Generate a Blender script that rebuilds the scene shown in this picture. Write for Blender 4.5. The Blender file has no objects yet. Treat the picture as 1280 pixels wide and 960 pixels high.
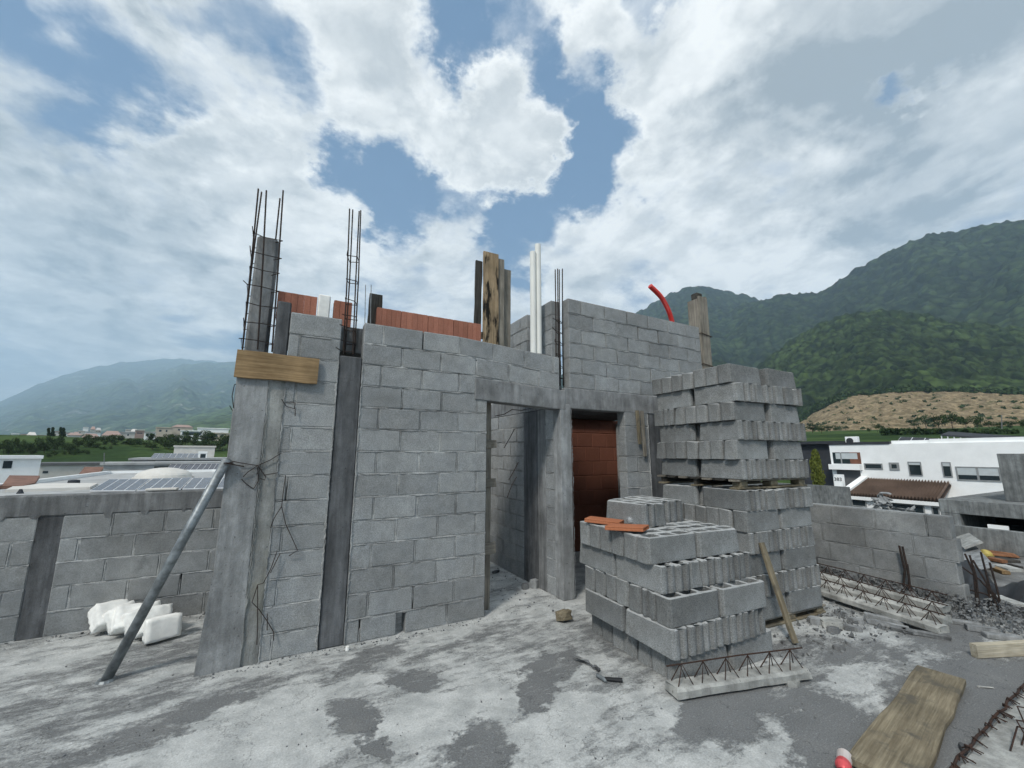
import bpy, bmesh, math, random
import numpy as np
from mathutils import Vector, Matrix, Euler
random.seed(7)
rnd = random.random
def U(a, b): return a + (b - a) * random.random()
SC = bpy.context.scene
COL = SC.collection
R = math.radians
HAZE, SUN_E, EXPO = 1.7e-4, 3.3, 0.12
CLOUDS = [(70, 70, 100, -.8), (170, 110, 60, -.5), (320, 85, 70, -.7), (410, 95, 40, -.3), (595, 50, 75, -.9), (760, 160, 55, -1.1), (735, 215, 45, -.8), (700, 80, 40, -.6), (470, 210, 50, -.7), (510, 245, 45, -.7), (610, 275, 55, -.6), (660, 285, 45, -.5), (1100, 135, 40, -.9), (1150, 110, 35, -.8), (1000, 205, 45, -.7), (570, 5, 40, -.4), (180, 240, 40, -.3),
          (290, 195, 90, .8), (640, 165, 65, 1.5), (590, 140, 45, .7), (470, 70, 80, .9), (390, 120, 45, .4), (860, 100, 80, .9), (560, 300, 40, .6), (1050, 260, 100, .8), (900, 300, 80, .6), (150, 30, 60, .6), (60, 270, 140, .7), (350, 290, 90, .7), (1200, 50, 170, .8), (740, 330, 60, .4), (960, 130, 60, .5), (720, 25, 30, .5), (800, 60, 40, .5)]
GREYS = [(1040, 50, 150, .45), (1230, 190, 140, .35), (1150, 20, 120, .3), (170, 60, 120, .3), (30, 180, 90, .2), (60, 300, 160, .25), (200, 380, 140, .15), (860, 70, 60, -.5), (290, 190, 90, -.5), (640, 170, 80, -.6), (480, 90, 80, -.4), (900, 320, 80, -.3), (1030, 340, 60, -.5), (80, 60, 100, .3), (400, 300, 90, -.3)]

# ------------------------------------------------------------------ camera
FPX, YAW, PITCH, ROLL = 509.025, 0.4939846, 0.1716736, 0.00207987
CAM = Vector((-1.7431, -4.0995, 1.6384))
FW = Vector((math.sin(YAW) * math.cos(PITCH), math.cos(YAW) * math.cos(PITCH), math.sin(PITCH)))
_r0 = Vector((math.cos(YAW), -math.sin(YAW), 0)); _u0 = _r0.cross(FW)
RT = _r0 * math.cos(ROLL) + _u0 * math.sin(ROLL)
UP = -_r0 * math.sin(ROLL) + _u0 * math.cos(ROLL)
cd = bpy.data.cameras.new('camera'); cam = bpy.data.objects.new('camera', cd); COL.objects.link(cam)
cd.sensor_width = 36; cd.lens = FPX / 1280 * 36; cd.clip_end = 30000; cd.clip_start = .05
cam.matrix_world = Matrix(((RT.x, UP.x, -FW.x, CAM.x), (RT.y, UP.y, -FW.y, CAM.y), (RT.z, UP.z, -FW.z, CAM.z), (0, 0, 0, 1)))
SC.camera = cam
# sight lines measured in the survey photograph give real positions on known planes
def ray(x, y): return FW * FPX + RT * (x - 640) + UP * (480 - y)
def onZ(x, y, Z=0): d = ray(x, y); return CAM + d * ((Z - CAM.z) / d.z)
def onY(x, y, Y=0): d = ray(x, y); return CAM + d * ((Y - CAM.y) / d.y)
def onX(x, y, X=0): d = ray(x, y); return CAM + d * ((X - CAM.x) / d.x)
def at(x, y, r): d = ray(x, y); return CAM + d * (r / math.hypot(d.x, d.y))

# ------------------------------------------------------------------ materials
class NT:
    def __init__(s, m):
        m.use_nodes = True; s.t = m.node_tree; s.t.nodes.clear()
    def n(s, typ, **k):
        o = s.t.nodes.new(typ)
        for a, b in k.items():
            if a == 'i':
                for q, v in b.items(): s.put(o, q, v)
            else: setattr(o, a, b)
        return o
    def put(s, o, q, v):
        inp = o.inputs[q]
        if isinstance(v, bpy.types.NodeSocket): s.t.links.new(v, inp)
        else: inp.default_value = v
    def math(s, op, a, b=0.0, c=None, clamp=False):
        o = s.n('ShaderNodeMath', operation=op, use_clamp=clamp); s.put(o, 0, a); s.put(o, 1, b)
        if c is not None: s.put(o, 2, c)
        return o.outputs[0]
    def vm(s, op, a, b=None, scale=None):
        o = s.n('ShaderNodeVectorMath', operation=op); s.put(o, 0, a)
        if b is not None: s.put(o, 1, b)
        if scale is not None: s.put(o, 'Scale', scale)
        return o.outputs['Value'] if op in ('LENGTH', 'DOT_PRODUCT', 'DISTANCE') else o.outputs[0]
    def noise(s, vec, scale, detail=4, rough=.55, dist=0.0):
        o = s.n('ShaderNodeTexNoise', i={'Scale': scale, 'Detail': detail, 'Roughness': rough, 'Distortion': dist})
        if vec is not None: s.put(o, 'Vector', vec)
        return o.outputs['Fac']
    def ramp(s, f, a, b, lo=0.0, hi=1.0, smooth=True):
        o = s.n('ShaderNodeMapRange', interpolation_type='SMOOTHSTEP' if smooth else 'LINEAR')
        s.put(o, 'Value', f); s.put(o, 'From Min', a); s.put(o, 'From Max', b); s.put(o, 'To Min', lo); s.put(o, 'To Max', hi)
        return o.outputs[0]
    def mix(s, f, a, b, blend='MIX'):
        o = s.n('ShaderNodeMix', data_type='RGBA', blend_type=blend); s.put(o, 0, f)
        s.put(o, 6, a if isinstance(a, bpy.types.NodeSocket) else (*a[:3], 1)); s.put(o, 7, b if isinstance(b, bpy.types.NodeSocket) else (*b[:3], 1))
        return o.outputs[2]
    def mul(s, col, f):
        o = s.n('ShaderNodeVectorMath', operation='SCALE'); s.put(o, 0, col); s.put(o, 'Scale', f); return o.outputs[0]
    def coord(s, k='Object'): return s.n('ShaderNodeTexCoord').outputs[k]
    def pos(s): return s.n('ShaderNodeNewGeometry').outputs['Position']
    def mapping(s, v, loc=(0, 0, 0), rot=(0, 0, 0), sc=(1, 1, 1), typ='POINT'):
        o = s.n('ShaderNodeMapping', vector_type=typ, i={'Vector': v, 'Location': loc, 'Rotation': rot, 'Scale': sc}); return o.outputs[0]
    def out(s, col, rough=.85, bump=None, bstr=.3, bdist=.01, metal=0, spec=.3, trans=0, ior=1.45):
        b = s.n('ShaderNodeBsdfPrincipled', i={'Roughness': rough, 'Metallic': metal, 'Specular IOR Level': spec, 'Transmission Weight': trans, 'IOR': ior})
        s.put(b, 'Base Color', col if isinstance(col, bpy.types.NodeSocket) else (*col[:3], 1))
        if bump is not None:
            bp = s.n('ShaderNodeBump', i={'Strength': bstr, 'Distance': bdist, 'Height': bump}); s.put(b, 'Normal', bp.outputs[0])
        o = s.n('ShaderNodeOutputMaterial'); s.t.links.new(b.outputs[0], o.inputs[0])
MATS = {}
def mat(name, fn):
    m = bpy.data.materials.new(name); fn(NT(m)); MATS[name] = m; return m

def rnd_island(t): return t.n('ShaderNodeNewGeometry').outputs['Random Per Island']
def rnd_obj(t): return t.n('ShaderNodeObjectInfo').outputs['Random']

def block_fn(base, var, speck=.18, world=True, stain=.25, top=False):
    def f(t):
        p = t.pos() if world else t.coord()
        r = rnd_island(t) if world else rnd_obj(t)
        v = t.math('MULTIPLY_ADD', r, var, 1 - var / 2)
        big = t.ramp(t.noise(p, 1.3, 4, .6), .3, .75, 1 - stain, 1 + stain * .5)
        mid = t.ramp(t.noise(p, 9, 5, .65), .25, .75, .86, 1.12)
        fine = t.ramp(t.noise(p, 105, 4, .8), .32, .68, 1 - speck, 1 + speck)
        dark = t.ramp(t.noise(p, 130, 2, .6), .64, .74, 1, .6)
        k = t.math('MULTIPLY', t.math('MULTIPLY', v, big), t.math('MULTIPLY', mid, t.math('MULTIPLY', fine, dark)))
        warm = t.mix(t.noise(p, 3.1, 2), (base[0] * 1.03, base[1], base[2] * .96), (base[0] * .97, base[1], base[2] * 1.04))
        col = t.mul(warm, k)
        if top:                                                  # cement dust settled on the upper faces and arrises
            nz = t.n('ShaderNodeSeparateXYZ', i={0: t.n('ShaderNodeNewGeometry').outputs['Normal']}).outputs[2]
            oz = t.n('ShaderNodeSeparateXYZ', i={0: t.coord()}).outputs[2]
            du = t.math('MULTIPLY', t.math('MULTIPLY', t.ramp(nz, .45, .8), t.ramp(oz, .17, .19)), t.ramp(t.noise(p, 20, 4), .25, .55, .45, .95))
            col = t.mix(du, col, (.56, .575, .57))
        if world:                                                # pale mortar runs and damp blotches
            dr = t.math('MULTIPLY', t.ramp(t.noise(t.mapping(p, sc=(9, 9, 1.1)), 1.0, 5, .7), .57, .72), t.ramp(t.noise(p, .9, 3), .4, .6))
            col = t.mix(t.math('MULTIPLY', dr, .4), col, (.52, .53, .52))
            bl = t.ramp(t.noise(p, 2.6, 5, .7), .60, .72); col = t.mul(col, t.math('MULTIPLY_ADD', bl, -.28, 1.0))
        h = t.math('ADD', t.noise(p, 260, 3, .7), t.math('MULTIPLY', t.noise(p, 40, 4), .7))
        t.out(t.mul(col, .78), .92, h, .7, .007, spec=.15)
    return f
M_BLOCK = mat('wall_block', block_fn((.372, .386, .388), .25, speck=.26, stain=.18))
M_BLOCK_IN = M_BLOCK
M_BLOCK_PAR = mat('parapet_block', block_fn((.33, .342, .342), .24, stain=.3))
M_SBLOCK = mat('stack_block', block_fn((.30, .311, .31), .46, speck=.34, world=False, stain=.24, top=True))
M_MORTAR = mat('mortar', block_fn((.47, .48, .475), .1, .25, stain=.5))

def concrete_fn(base, streak=.35, boards=False, green=False, dark_top=False):
    def f(t):
        p = t.pos()
        st = t.ramp(t.noise(t.mapping(p, sc=(14, 14, .9)), 1.0, 5, .65), .25, .75, 1 - streak, 1 + streak * .5)
        big = t.ramp(t.noise(p, 2.2, 5, .6), .3, .72, .72, 1.18)
        fine = t.ramp(t.noise(p, 150, 3, .7), .3, .7, .88, 1.1)
        pits = t.math('MULTIPLY', t.ramp(t.noise(p, 46, 2, .5), .70, .76, 1, .45), t.ramp(t.noise(t.mapping(p, sc=(1, 1, .45)), 7, 6, .7), .3, .68, .74, 1.18))
        k = t.math('MULTIPLY', t.math('MULTIPLY', st, big), t.math('MULTIPLY', fine, pits))
        c = t.mul(t.mix(t.noise(p, 5), base, (base[0] * .98, base[1], base[2] * 1.02)), k)
        if green: c = t.mix(t.ramp(t.noise(p, 3, 4), .5, .72, 0, .4), c, (.30, .295, .235))
        h = t.math('ADD', t.noise(p, 90, 4, .7), t.math('ADD', t.math('MULTIPLY', t.noise(p, 9, 4), 1.2), pits))
        t.out(t.mul(c, .8), .9, h, .55, .012, spec=.2)
    return f
M_CONC = mat('concrete', concrete_fn((.375, .383, .382), .24))
M_CONC_EDGE = mat('concrete_edge', concrete_fn((.33, .335, .32), .25, green=True))
M_CONC_LINT = mat('concrete_lintel', concrete_fn((.30, .305, .305), .2))
M_CONC_DARK = mat('concrete_dark', concrete_fn((.155, .16, .166), .4))
M_CONC_MID = mat('concrete_mid', concrete_fn((.27, .275, .275), .4))
M_CONC_PALE = mat('concrete_pale', concrete_fn((.50, .50, .47), .2))
M_CONC_FAR = mat('concrete_far', concrete_fn((.25, .26, .255), .3))

def wood_fn(a, b, scale=1.0, rough=.8, stain=None, long=False):
    def f(t):
        p = t.vm('ADD', t.coord(), t.vm('SCALE', t.n('ShaderNodeCombineXYZ', i={0: rnd_obj(t), 1: rnd_obj(t), 2: rnd_obj(t)}).outputs[0], scale=9.0))
        g = t.noise(t.mapping(p, sc=(1.6 * scale, 26 * scale, 26 * scale)), 1.6, 6, .6, .6)
        g2 = t.noise(t.mapping(p, sc=(4, 120, 120)), 1.0, 3, .6)
        d = t.noise(p, 3.2, 4, .6)
        c = t.mix(t.ramp(g, .3, .7), a, b)
        c = t.mul(c, t.math('MULTIPLY', t.ramp(g2, .3, .7, .82, 1.12), t.ramp(d, .3, .7, .7, 1.15)))
        if stain: c = t.mix(t.ramp(t.noise(t.mapping(p, sc=(.35, 1.6, 1.6)) if long else p, 5.5, 5, .65), .5, .62 if long else .66), c, stain)
        t.out(c, rough, t.math('ADD', g, t.math('MULTIPLY', g2, .5)), .4, .006, spec=.2)
    return f
M_WOOD = mat('wood_board', wood_fn((.22, .145, .075), (.33, .23, .125)))
M_WOOD_GREY = mat('wood_grey', wood_fn((.17, .155, .13), (.27, .245, .205)))
M_WOOD_DARK = mat('wood_dark', wood_fn((.035, .033, .03), (.075, .07, .062)))
M_WOOD_DIRTY = mat('wood_dirty', wood_fn((.15, .125, .085), (.25, .215, .15), stain=(.105, .095, .075)))
M_WOOD_BURNT = mat('wood_charred', wood_fn((.24, .175, .105), (.37, .28, .18), stain=(.012, .011, .010), long=True))
M_WOOD_PALE = mat('wood_pale', wood_fn((.36, .32, .24), (.5, .46, .37)))
M_WOOD_ORANGE = mat('wood_orange', wood_fn((.22, .10, .055), (.32, .16, .085)))

def plain_fn(c, rough=.6, var=.1, scale=6, metal=0, spec=.4, bump=0.0):
    def f(t):
        p = t.pos(); n = t.noise(p, scale, 4, .6)
        t.out(t.mul(t.mix(0.0, c, c), t.ramp(n, .3, .7, 1 - var, 1 + var)), rough, n if bump else None, bump, .01, metal, spec)
    return f
def steel_fn(t):
    p = t.pos(); n = t.noise(p, 45, 4, .6)
    t.out(t.mix(t.ramp(n, .35, .65), (.05, .034, .028), (.028, .024, .023)), .75, n, .3, .003, .3)
M_REBAR = mat('rebar_steel', steel_fn)
def rust_fn(t):
    p = t.pos(); n = t.noise(p, 60, 4, .6)
    t.out(t.mix(t.ramp(n, .35, .65), (.058, .030, .021), (.03, .022, .019)), .85, n, .3, .003, .1)
M_RUST = mat('rusty_rebar', rust_fn)
M_PIPE = mat('galvanised_pipe', plain_fn((.22, .24, .25), .5, .35, 14, .6))
M_PVC = mat('white_pvc', plain_fn((.72, .72, .68), .4, .06, 3))
M_RED = mat('red_conduit', plain_fn((.55, .035, .03), .45, .08, 12))
M_FOAM = mat('white_foam', plain_fn((.78, .78, .75), .8, .12, 9, bump=.5))
M_BLACK = mat('black_sheet', plain_fn((.018, .019, .021), .5, .3, 5, bump=.2))
def clay_fn(base, groove=True):
    def f(t):
        p = t.pos(); r = rnd_obj(t); r2 = rnd_island(t)
        v = t.math('MULTIPLY', t.math('MULTIPLY_ADD', r, .25, .88), t.math('MULTIPLY_ADD', r2, .2, .9))
        c = t.mul(t.mix(t.noise(p, 7, 4), base, (base[0] * .8, base[1] * .75, base[2] * .75)), t.math('MULTIPLY', v, t.ramp(t.noise(p, 80, 3, .7), .3, .7, .85, 1.1)))
        t.out(c, .85, t.noise(p, 90, 3), .3, .004, spec=.2)
    return f
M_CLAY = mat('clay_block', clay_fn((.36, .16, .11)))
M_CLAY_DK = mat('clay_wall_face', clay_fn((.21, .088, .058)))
M_TILE = mat('clay_tile', clay_fn((.44, .17, .085)))

# ------------------------------------------------------------------ mesh building
class MB:
    def __init__(s): s.v = []; s.f = []; s.m = []
    def add(s, vs, fs, mi=0):
        o = len(s.v); s.v += [tuple(v) for v in vs]; s.f += [tuple(i + o for i in q) for q in fs]; s.m += [mi] * len(fs)
    def box(s, lo, hi, b=0.0, M=None, mi=0):
        lo = Vector(lo); hi = Vector(hi)
        if b <= 0:
            vs = [Vector((x, y, z)) for x in (lo.x, hi.x) for y in (lo.y, hi.y) for z in (lo.z, hi.z)]
            fs = [(0, 1, 3, 2), (4, 6, 7, 5), (0, 4, 5, 1), (2, 3, 7, 6), (0, 2, 6, 4), (1, 5, 7, 3)]
        else:
            b = min(b, .45 * min(hi.x - lo.x, hi.y - lo.y, hi.z - lo.z))
            vs = []; idx = {}
            for i in (0, 1):
                for j in (0, 1):
                    for k in (0, 1):
                        c = Vector((hi.x if i else lo.x, hi.y if j else lo.y, hi.z if k else lo.z))
                        d = Vector((-b if i else b, -b if j else b, -b if k else b))
                        for a in range(3):
                            w = c + d; w[a] = c[a]; idx[(i, j, k, a)] = len(vs); vs.append(w)
            I = lambda i, j, k, a: idx[(i, j, k, a)]
            fs = []
            for v in (0, 1):
                q = [I(v, 0, 0, 0), I(v, 1, 0, 0), I(v, 1, 1, 0), I(v, 0, 1, 0)]; fs.append(q if v else q[::-1])
                q = [I(0, v, 0, 1), I(0, v, 1, 1), I(1, v, 1, 1), I(1, v, 0, 1)]; fs.append(q if v else q[::-1])
                q = [I(0, 0, v, 2), I(1, 0, v, 2), I(1, 1, v, 2), I(0, 1, v, 2)]; fs.append(q if v else q[::-1])
            for p in (0, 1):
                for q_ in (0, 1):
                    s1 = [I(0, p, q_, 1), I(1, p, q_, 1), I(1, p, q_, 2), I(0, p, q_, 2)]; fs.append(s1 if p != q_ else s1[::-1])
                    s2 = [I(p, 0, q_, 0), I(p, 1, q_, 0), I(p, 1, q_, 2), I(p, 0, q_, 2)]; fs.append(s2 if p == q_ else s2[::-1])
                    s3 = [I(p, q_, 0, 0), I(p, q_, 1, 0), I(p, q_, 1, 1), I(p, q_, 0, 1)]; fs.append(s3 if p != q_ else s3[::-1])
            for i in (0, 1):
                for j in (0, 1):
                    for k in (0, 1):
                        q = [I(i, j, k, 0), I(i, j, k, 1), I(i, j, k, 2)]; fs.append(q if (i + j + k) % 2 else q[::-1])
        if M is not None: vs = [M @ v for v in vs]
        s.add(vs, fs, mi)
    def tube(s, pts, r, n=6, mi=0, cap=True):
        pts = [Vector(p) for p in pts]; rs = r if isinstance(r, (list, tuple)) else [r] * len(pts)
        vs = []; ref = None
        for i, p in enumerate(pts):
            t = (pts[min(i + 1, len(pts) - 1)] - pts[max(i - 1, 0)])
            t = t.normalized() if t.length > 1e-9 else Vector((0, 0, 1))
            a = ref if ref is not None else (Vector((0, 0, 1)) if abs(t.z) < .9 else Vector((1, 0, 0)))
            a = (a - t * a.dot(t)); a = a.normalized() if a.length > 1e-6 else t.orthogonal().normalized()
            ref = a; b = t.cross(a)
            for k in range(n):
                an = 2 * math.pi * k / n; vs.append(p + (a * math.cos(an) + b * math.sin(an)) * rs[i])
        fs = [(i * n + k, i * n + (k + 1) % n, (i + 1) * n + (k + 1) % n, (i + 1) * n + k) for i in range(len(pts) - 1) for k in range(n)]
        if cap: fs += [tuple(range(n))[::-1], tuple((len(pts) - 1) * n + k for k in range(n))]
        s.add(vs, fs, mi)
    def prism(s, poly, z0, z1, mi=0, M=None):
        n = len(poly); vs = [Vector((x, y, z0)) for x, y in poly] + [Vector((x, y, z1)) for x, y in poly]
        if M is not None: vs = [M @ v for v in vs]
        s.add(vs, [tuple(range(n))[::-1], tuple(range(n, 2 * n))] + [(i, (i + 1) % n, n + (i + 1) % n, n + i) for i in range(n)], mi)
    def rock(s, c, size, M=None, mi=0, seed=None):
        bm = bmesh.new(); bmesh.ops.create_icosphere(bm, subdivisions=1, radius=1)
        vs = []
        for v in bm.verts:
            k = U(.72, 1.15); w = Vector((max(-.8, min(.8, v.co.x * k)) * size[0], max(-.8, min(.8, v.co.y * k)) * size[1], max(-.7, min(.7, v.co.z * k)) * size[2]))
            vs.append(w)
        fs = [[v.index for v in f.verts] for f in bm.faces]; bm.free()
        Mr = M if M is not None else Euler((U(-.2, .2), U(-.2, .2), U(0, 6.28))).to_matrix()
        s.add([Mr @ v + Vector(c) for v in vs], fs, mi)
    def build(s, name, m, parent=None, origin=None, smooth=False):
        w = Vector((0, 0, 0))
        if parent is not None:
            q = parent
            while q is not None: w += q.location; q = q.parent
            loc = Vector((0, 0, 0))
        else:
            if origin is None:
                a = np.array(s.v); lo = a.min(0); hi = a.max(0); origin = Vector(((lo[0] + hi[0]) / 2, (lo[1] + hi[1]) / 2, lo[2]))
            w = Vector(origin); loc = w.copy()
        me = bpy.data.meshes.new(name)
        me.from_pydata([(v[0] - w.x, v[1] - w.y, v[2] - w.z) for v in s.v], [], s.f)
        for mm in (m if isinstance(m, (list, tuple)) else [m]): me.materials.append(mm)
        if any(s.m): me.polygons.foreach_set('material_index', s.m)
        if smooth: me.polygons.foreach_set('use_smooth', [True] * len(s.f))
        me.update()
        o = bpy.data.objects.new(name, me); o.location = loc; COL.objects.link(o)
        if parent is not None: o.parent = parent
        return o
def tag(o, label=None, cat=None, group=None, kind=None):
    if label:
        n = len(label.split()); 4 <= n <= 16 or print("LABELLEN", n, label)
        o['label'] = label
    if cat: o['category'] = cat
    if group: o['group'] = group
    if kind: o['kind'] = kind
    return o
def thing(name, loc, label, cat, group=None):
    o = bpy.data.objects.new(name, None); o.empty_display_size = .1; o.location = loc; COL.objects.link(o)
    return tag(o, label, cat, group)
def frame(p0, p1, n):                                   # matrix: local X along p0->p1, Z near n, origin p0
    p0 = Vector(p0); x = (Vector(p1) - p0).normalized(); n = Vector(n)
    z = (n - x * n.dot(x)).normalized(); y = z.cross(x)
    return Matrix(((x.x, y.x, z.x, p0.x), (x.y, y.y, z.y, p0.y), (x.z, y.z, z.z, p0.z), (0, 0, 0, 1)))
def plank(name, p0, p1, width, thick, n, m, parent=None, warp=.004, taper=None, segs=6):
    """a sawn board: local X along its length, slightly irregular edges"""
    F = frame(p0, p1, n); L = (Vector(p1) - Vector(p0)).length
    mb = MB(); vs = []
    for i in range(segs + 1):
        x = L * i / segs; w = width if taper is None else width * (taper[0] + (taper[1] - taper[0]) * i / segs)
        e = U(-warp, warp); e2 = U(-warp, warp); dz = U(-warp, warp) * .5
        b = min(.004, thick * .2)
        for (yy, zz) in ((-w / 2 + e, -thick / 2 + b), (-w / 2 + e + b, -thick / 2), (w / 2 + e2 - b, -thick / 2), (w / 2 + e2, -thick / 2 + b),
                         (w / 2 + e2, thick / 2 - b), (w / 2 + e2 - b, thick / 2), (-w / 2 + e + b, thick / 2), (-w / 2 + e, thick / 2 - b)):
            vs.append(Vector((x, yy, zz + dz)))
    fs = [(i * 8 + (k + 1) % 8, i * 8 + k, (i + 1) * 8 + k, (i + 1) * 8 + (k + 1) % 8) for i in range(segs) for k in range(8)]
    fs += [tuple(range(8)), tuple(segs * 8 + k for k in range(8))[::-1]]
    mb.add(vs, fs)
    me = bpy.data.meshes.new(name); me.from_pydata([tuple(v) for v in mb.v], [], mb.f); me.materials.append(m); me.update()
    o = bpy.data.objects.new(name, me); COL.objects.link(o)
    if parent is not None:
        w = Vector((0, 0, 0)); q = parent
        while q is not None: w += q.location; q = q.parent
        o.parent = parent; F = Matrix.Translation(-w) @ F
    o.matrix_local = F
    return o

# ------------------------------------------------------------------ floor of the roof terrace
def floor_fn(t):
    p = t.pos()
    w = t.n('ShaderNodeTexNoise', i={'Vector': p, 'Scale': 3.2, 'Detail': 5, 'Roughness': .62}).outputs['Color']
    w2 = t.n('ShaderNodeTexNoise', i={'Vector': p, 'Scale': 22.0, 'Detail': 4, 'Roughness': .6}).outputs['Color']
    q = t.vm('ADD', p, t.vm('SCALE', t.vm('SUBTRACT', w, (.5, .5, .5)), scale=.55))
    q = t.vm('ADD', q, t.vm('SCALE', t.vm('SUBTRACT', w2, (.5, .5, .5)), scale=.16))
    acc = t.math('MULTIPLY_ADD', t.noise(t.mapping(p, rot=(0, 0, -.35), sc=(.42, 1.9, 1)), 1.5, 8, .68), 3.2, -1.14)
    # cement slurry spilled on (+) and bare gravelly screed showing through (-): centre px, semi axes (m), turn, weight
    for (px, py, a, b, rot, wt) in (
        (430, 890, .13, .30, .35, -1.1), (468, 925, .06, .30, .25, -1.0), (520, 850, .12, .30, .5, -1.0), (455, 826, .45, .12, .55, -.7),
        (672, 853, .13, .46, -.75, -1.15), (708, 828, .09, .3, -.8, -.8), (600, 942, .22, .34, -.5, -1.1), (565, 806, .5, .10, .3, -.6),
        (905, 882, .55, .3, .35, -1.25), (1030, 915, .5, .22, .3, -1.2), (200, 905, .20, .62, -1.1, -.9), (60, 880, .5, .2, .4, -.6),
        (200, 815, .5, .3, 0, -.6), (1200, 900, 1.1, .34, .1, -1.7), (1240, 850, .8, .3, 0, -1.2), (1060, 815, .7, .32, -.5, -.9), (1180, 790, .7, .35, 0, -1.0), (100, 900, .9, .2, .6, -.5), (30, 850, .8, .2, .4, -.35), (1010, 870, .5, .16, .2, -.7),
        (760, 800, .16, .7, -.1, -.5), (640, 775, .3, .12, .3, -.4), (330, 905, .5, .35, .3, 1.0), (560, 890, .5, .28, 0, .8), (700, 905, .45, .2, .2, .8),
        (560, 760, .3, .3, 0, .3), (640, 750, .6, .12, .5, .8), (940, 940, .5, .13, .2, .5), (1120, 830, .7, .08, -.25, .5), (60, 830, .6, .1, .5, .6), (820, 900, .3, .1, .4, .6), (1050, 850, .5, .07, .1, .6)):
        c = onZ(px, py)
        d = t.vm('LENGTH', t.mapping(q, (c.x, c.y, 0), (0, 0, rot), (a, b, 1), 'TEXTURE'))
        acc = t.math('ADD', acc, t.ramp(d, 1.25, .55, 0, wt))
    # inside and close to walls keep it dusty grey
    edge = t.math('ADD', t.math('MULTIPLY', t.noise(p, 60, 5, .75), .55), t.math('MULTIPLY', t.noise(t.mapping(p, rot=(0, 0, -.35), sc=(.6, 1.4, 1)), 11, 6, .72), 1.0))
    m = t.math('ADD', acc, t.math('MULTIPLY_ADD', edge, 2.9, -2.2))
    mask = t.ramp(m, -.30, .50, smooth=False)
    fine = t.ramp(t.noise(p, 110, 4, .85), .32, .68, .70, 1.3)
    peb = t.ramp(t.noise(p, 75, 2, .6), .58, .72, 1, 1.5)
    darkc = t.mul(t.mix(t.noise(p, 4, 4), (.125, .13, .132), (.20, .205, .205)), t.math('MULTIPLY', fine, peb))
    lightc = t.mul(t.mix(t.ramp(t.noise(p, 5, 5, .65), .3, .7), (.37, .382, .376), (.57, .58, .565)), t.ramp(t.noise(p, 85, 5, .8), .3, .7, .74, 1.14))
    spots = t.ramp(t.noise(p, 55, 3, .7), .63, .72)
    mask2 = t.math('SUBTRACT', mask, t.math('MULTIPLY', spots, .55), clamp=True)
    col = t.mix(mask2, darkc, lightc)
    mud = t.ramp(t.noise(p, 2.1, 3), .58, .75, 0, .25)
    col = t.mix(mud, col, (.23, .228, .212))
    scr = t.ramp(t.noise(t.mapping(p, rot=(0, 0, .6), sc=(1.2, 26, 1)), 1.3, 5, .7), .60, .70, 0, .30)
    col = t.mix(t.math('MULTIPLY', scr, t.ramp(t.noise(p, .8, 3), .45, .6)), col, (.42, .43, .42))
    crack = t.n('ShaderNodeTexVoronoi', feature='DISTANCE_TO_EDGE', i={'Vector': q, 'Scale': .8}).outputs['Distance']
    col = t.mul(col, t.ramp(crack, .0, .006, .62, 1))
    h = t.math('ADD', t.math('MULTIPLY', mask2, .9), t.math('ADD', t.math('MULTIPLY', t.noise(p, 160, 3, .7), .55), t.math('MULTIPLY', t.noise(p, 14, 5), .7)))
    t.out(col, .92, h, .7, .012, spec=.15)
M_FLOOR = mat('screed_floor', floor_fn)
mb = MB(); mb.box((-14, -9, -.3), (4.98, 3.2, 0)); tag(mb.build('terrace_floor', M_FLOOR), kind='structure')
mb = MB(); mb.box((-13.9, -8.9, -9), (4.9, 3.1, -.304)); tag(mb.build('house_below', M_CONC_MID), kind='structure')

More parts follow.
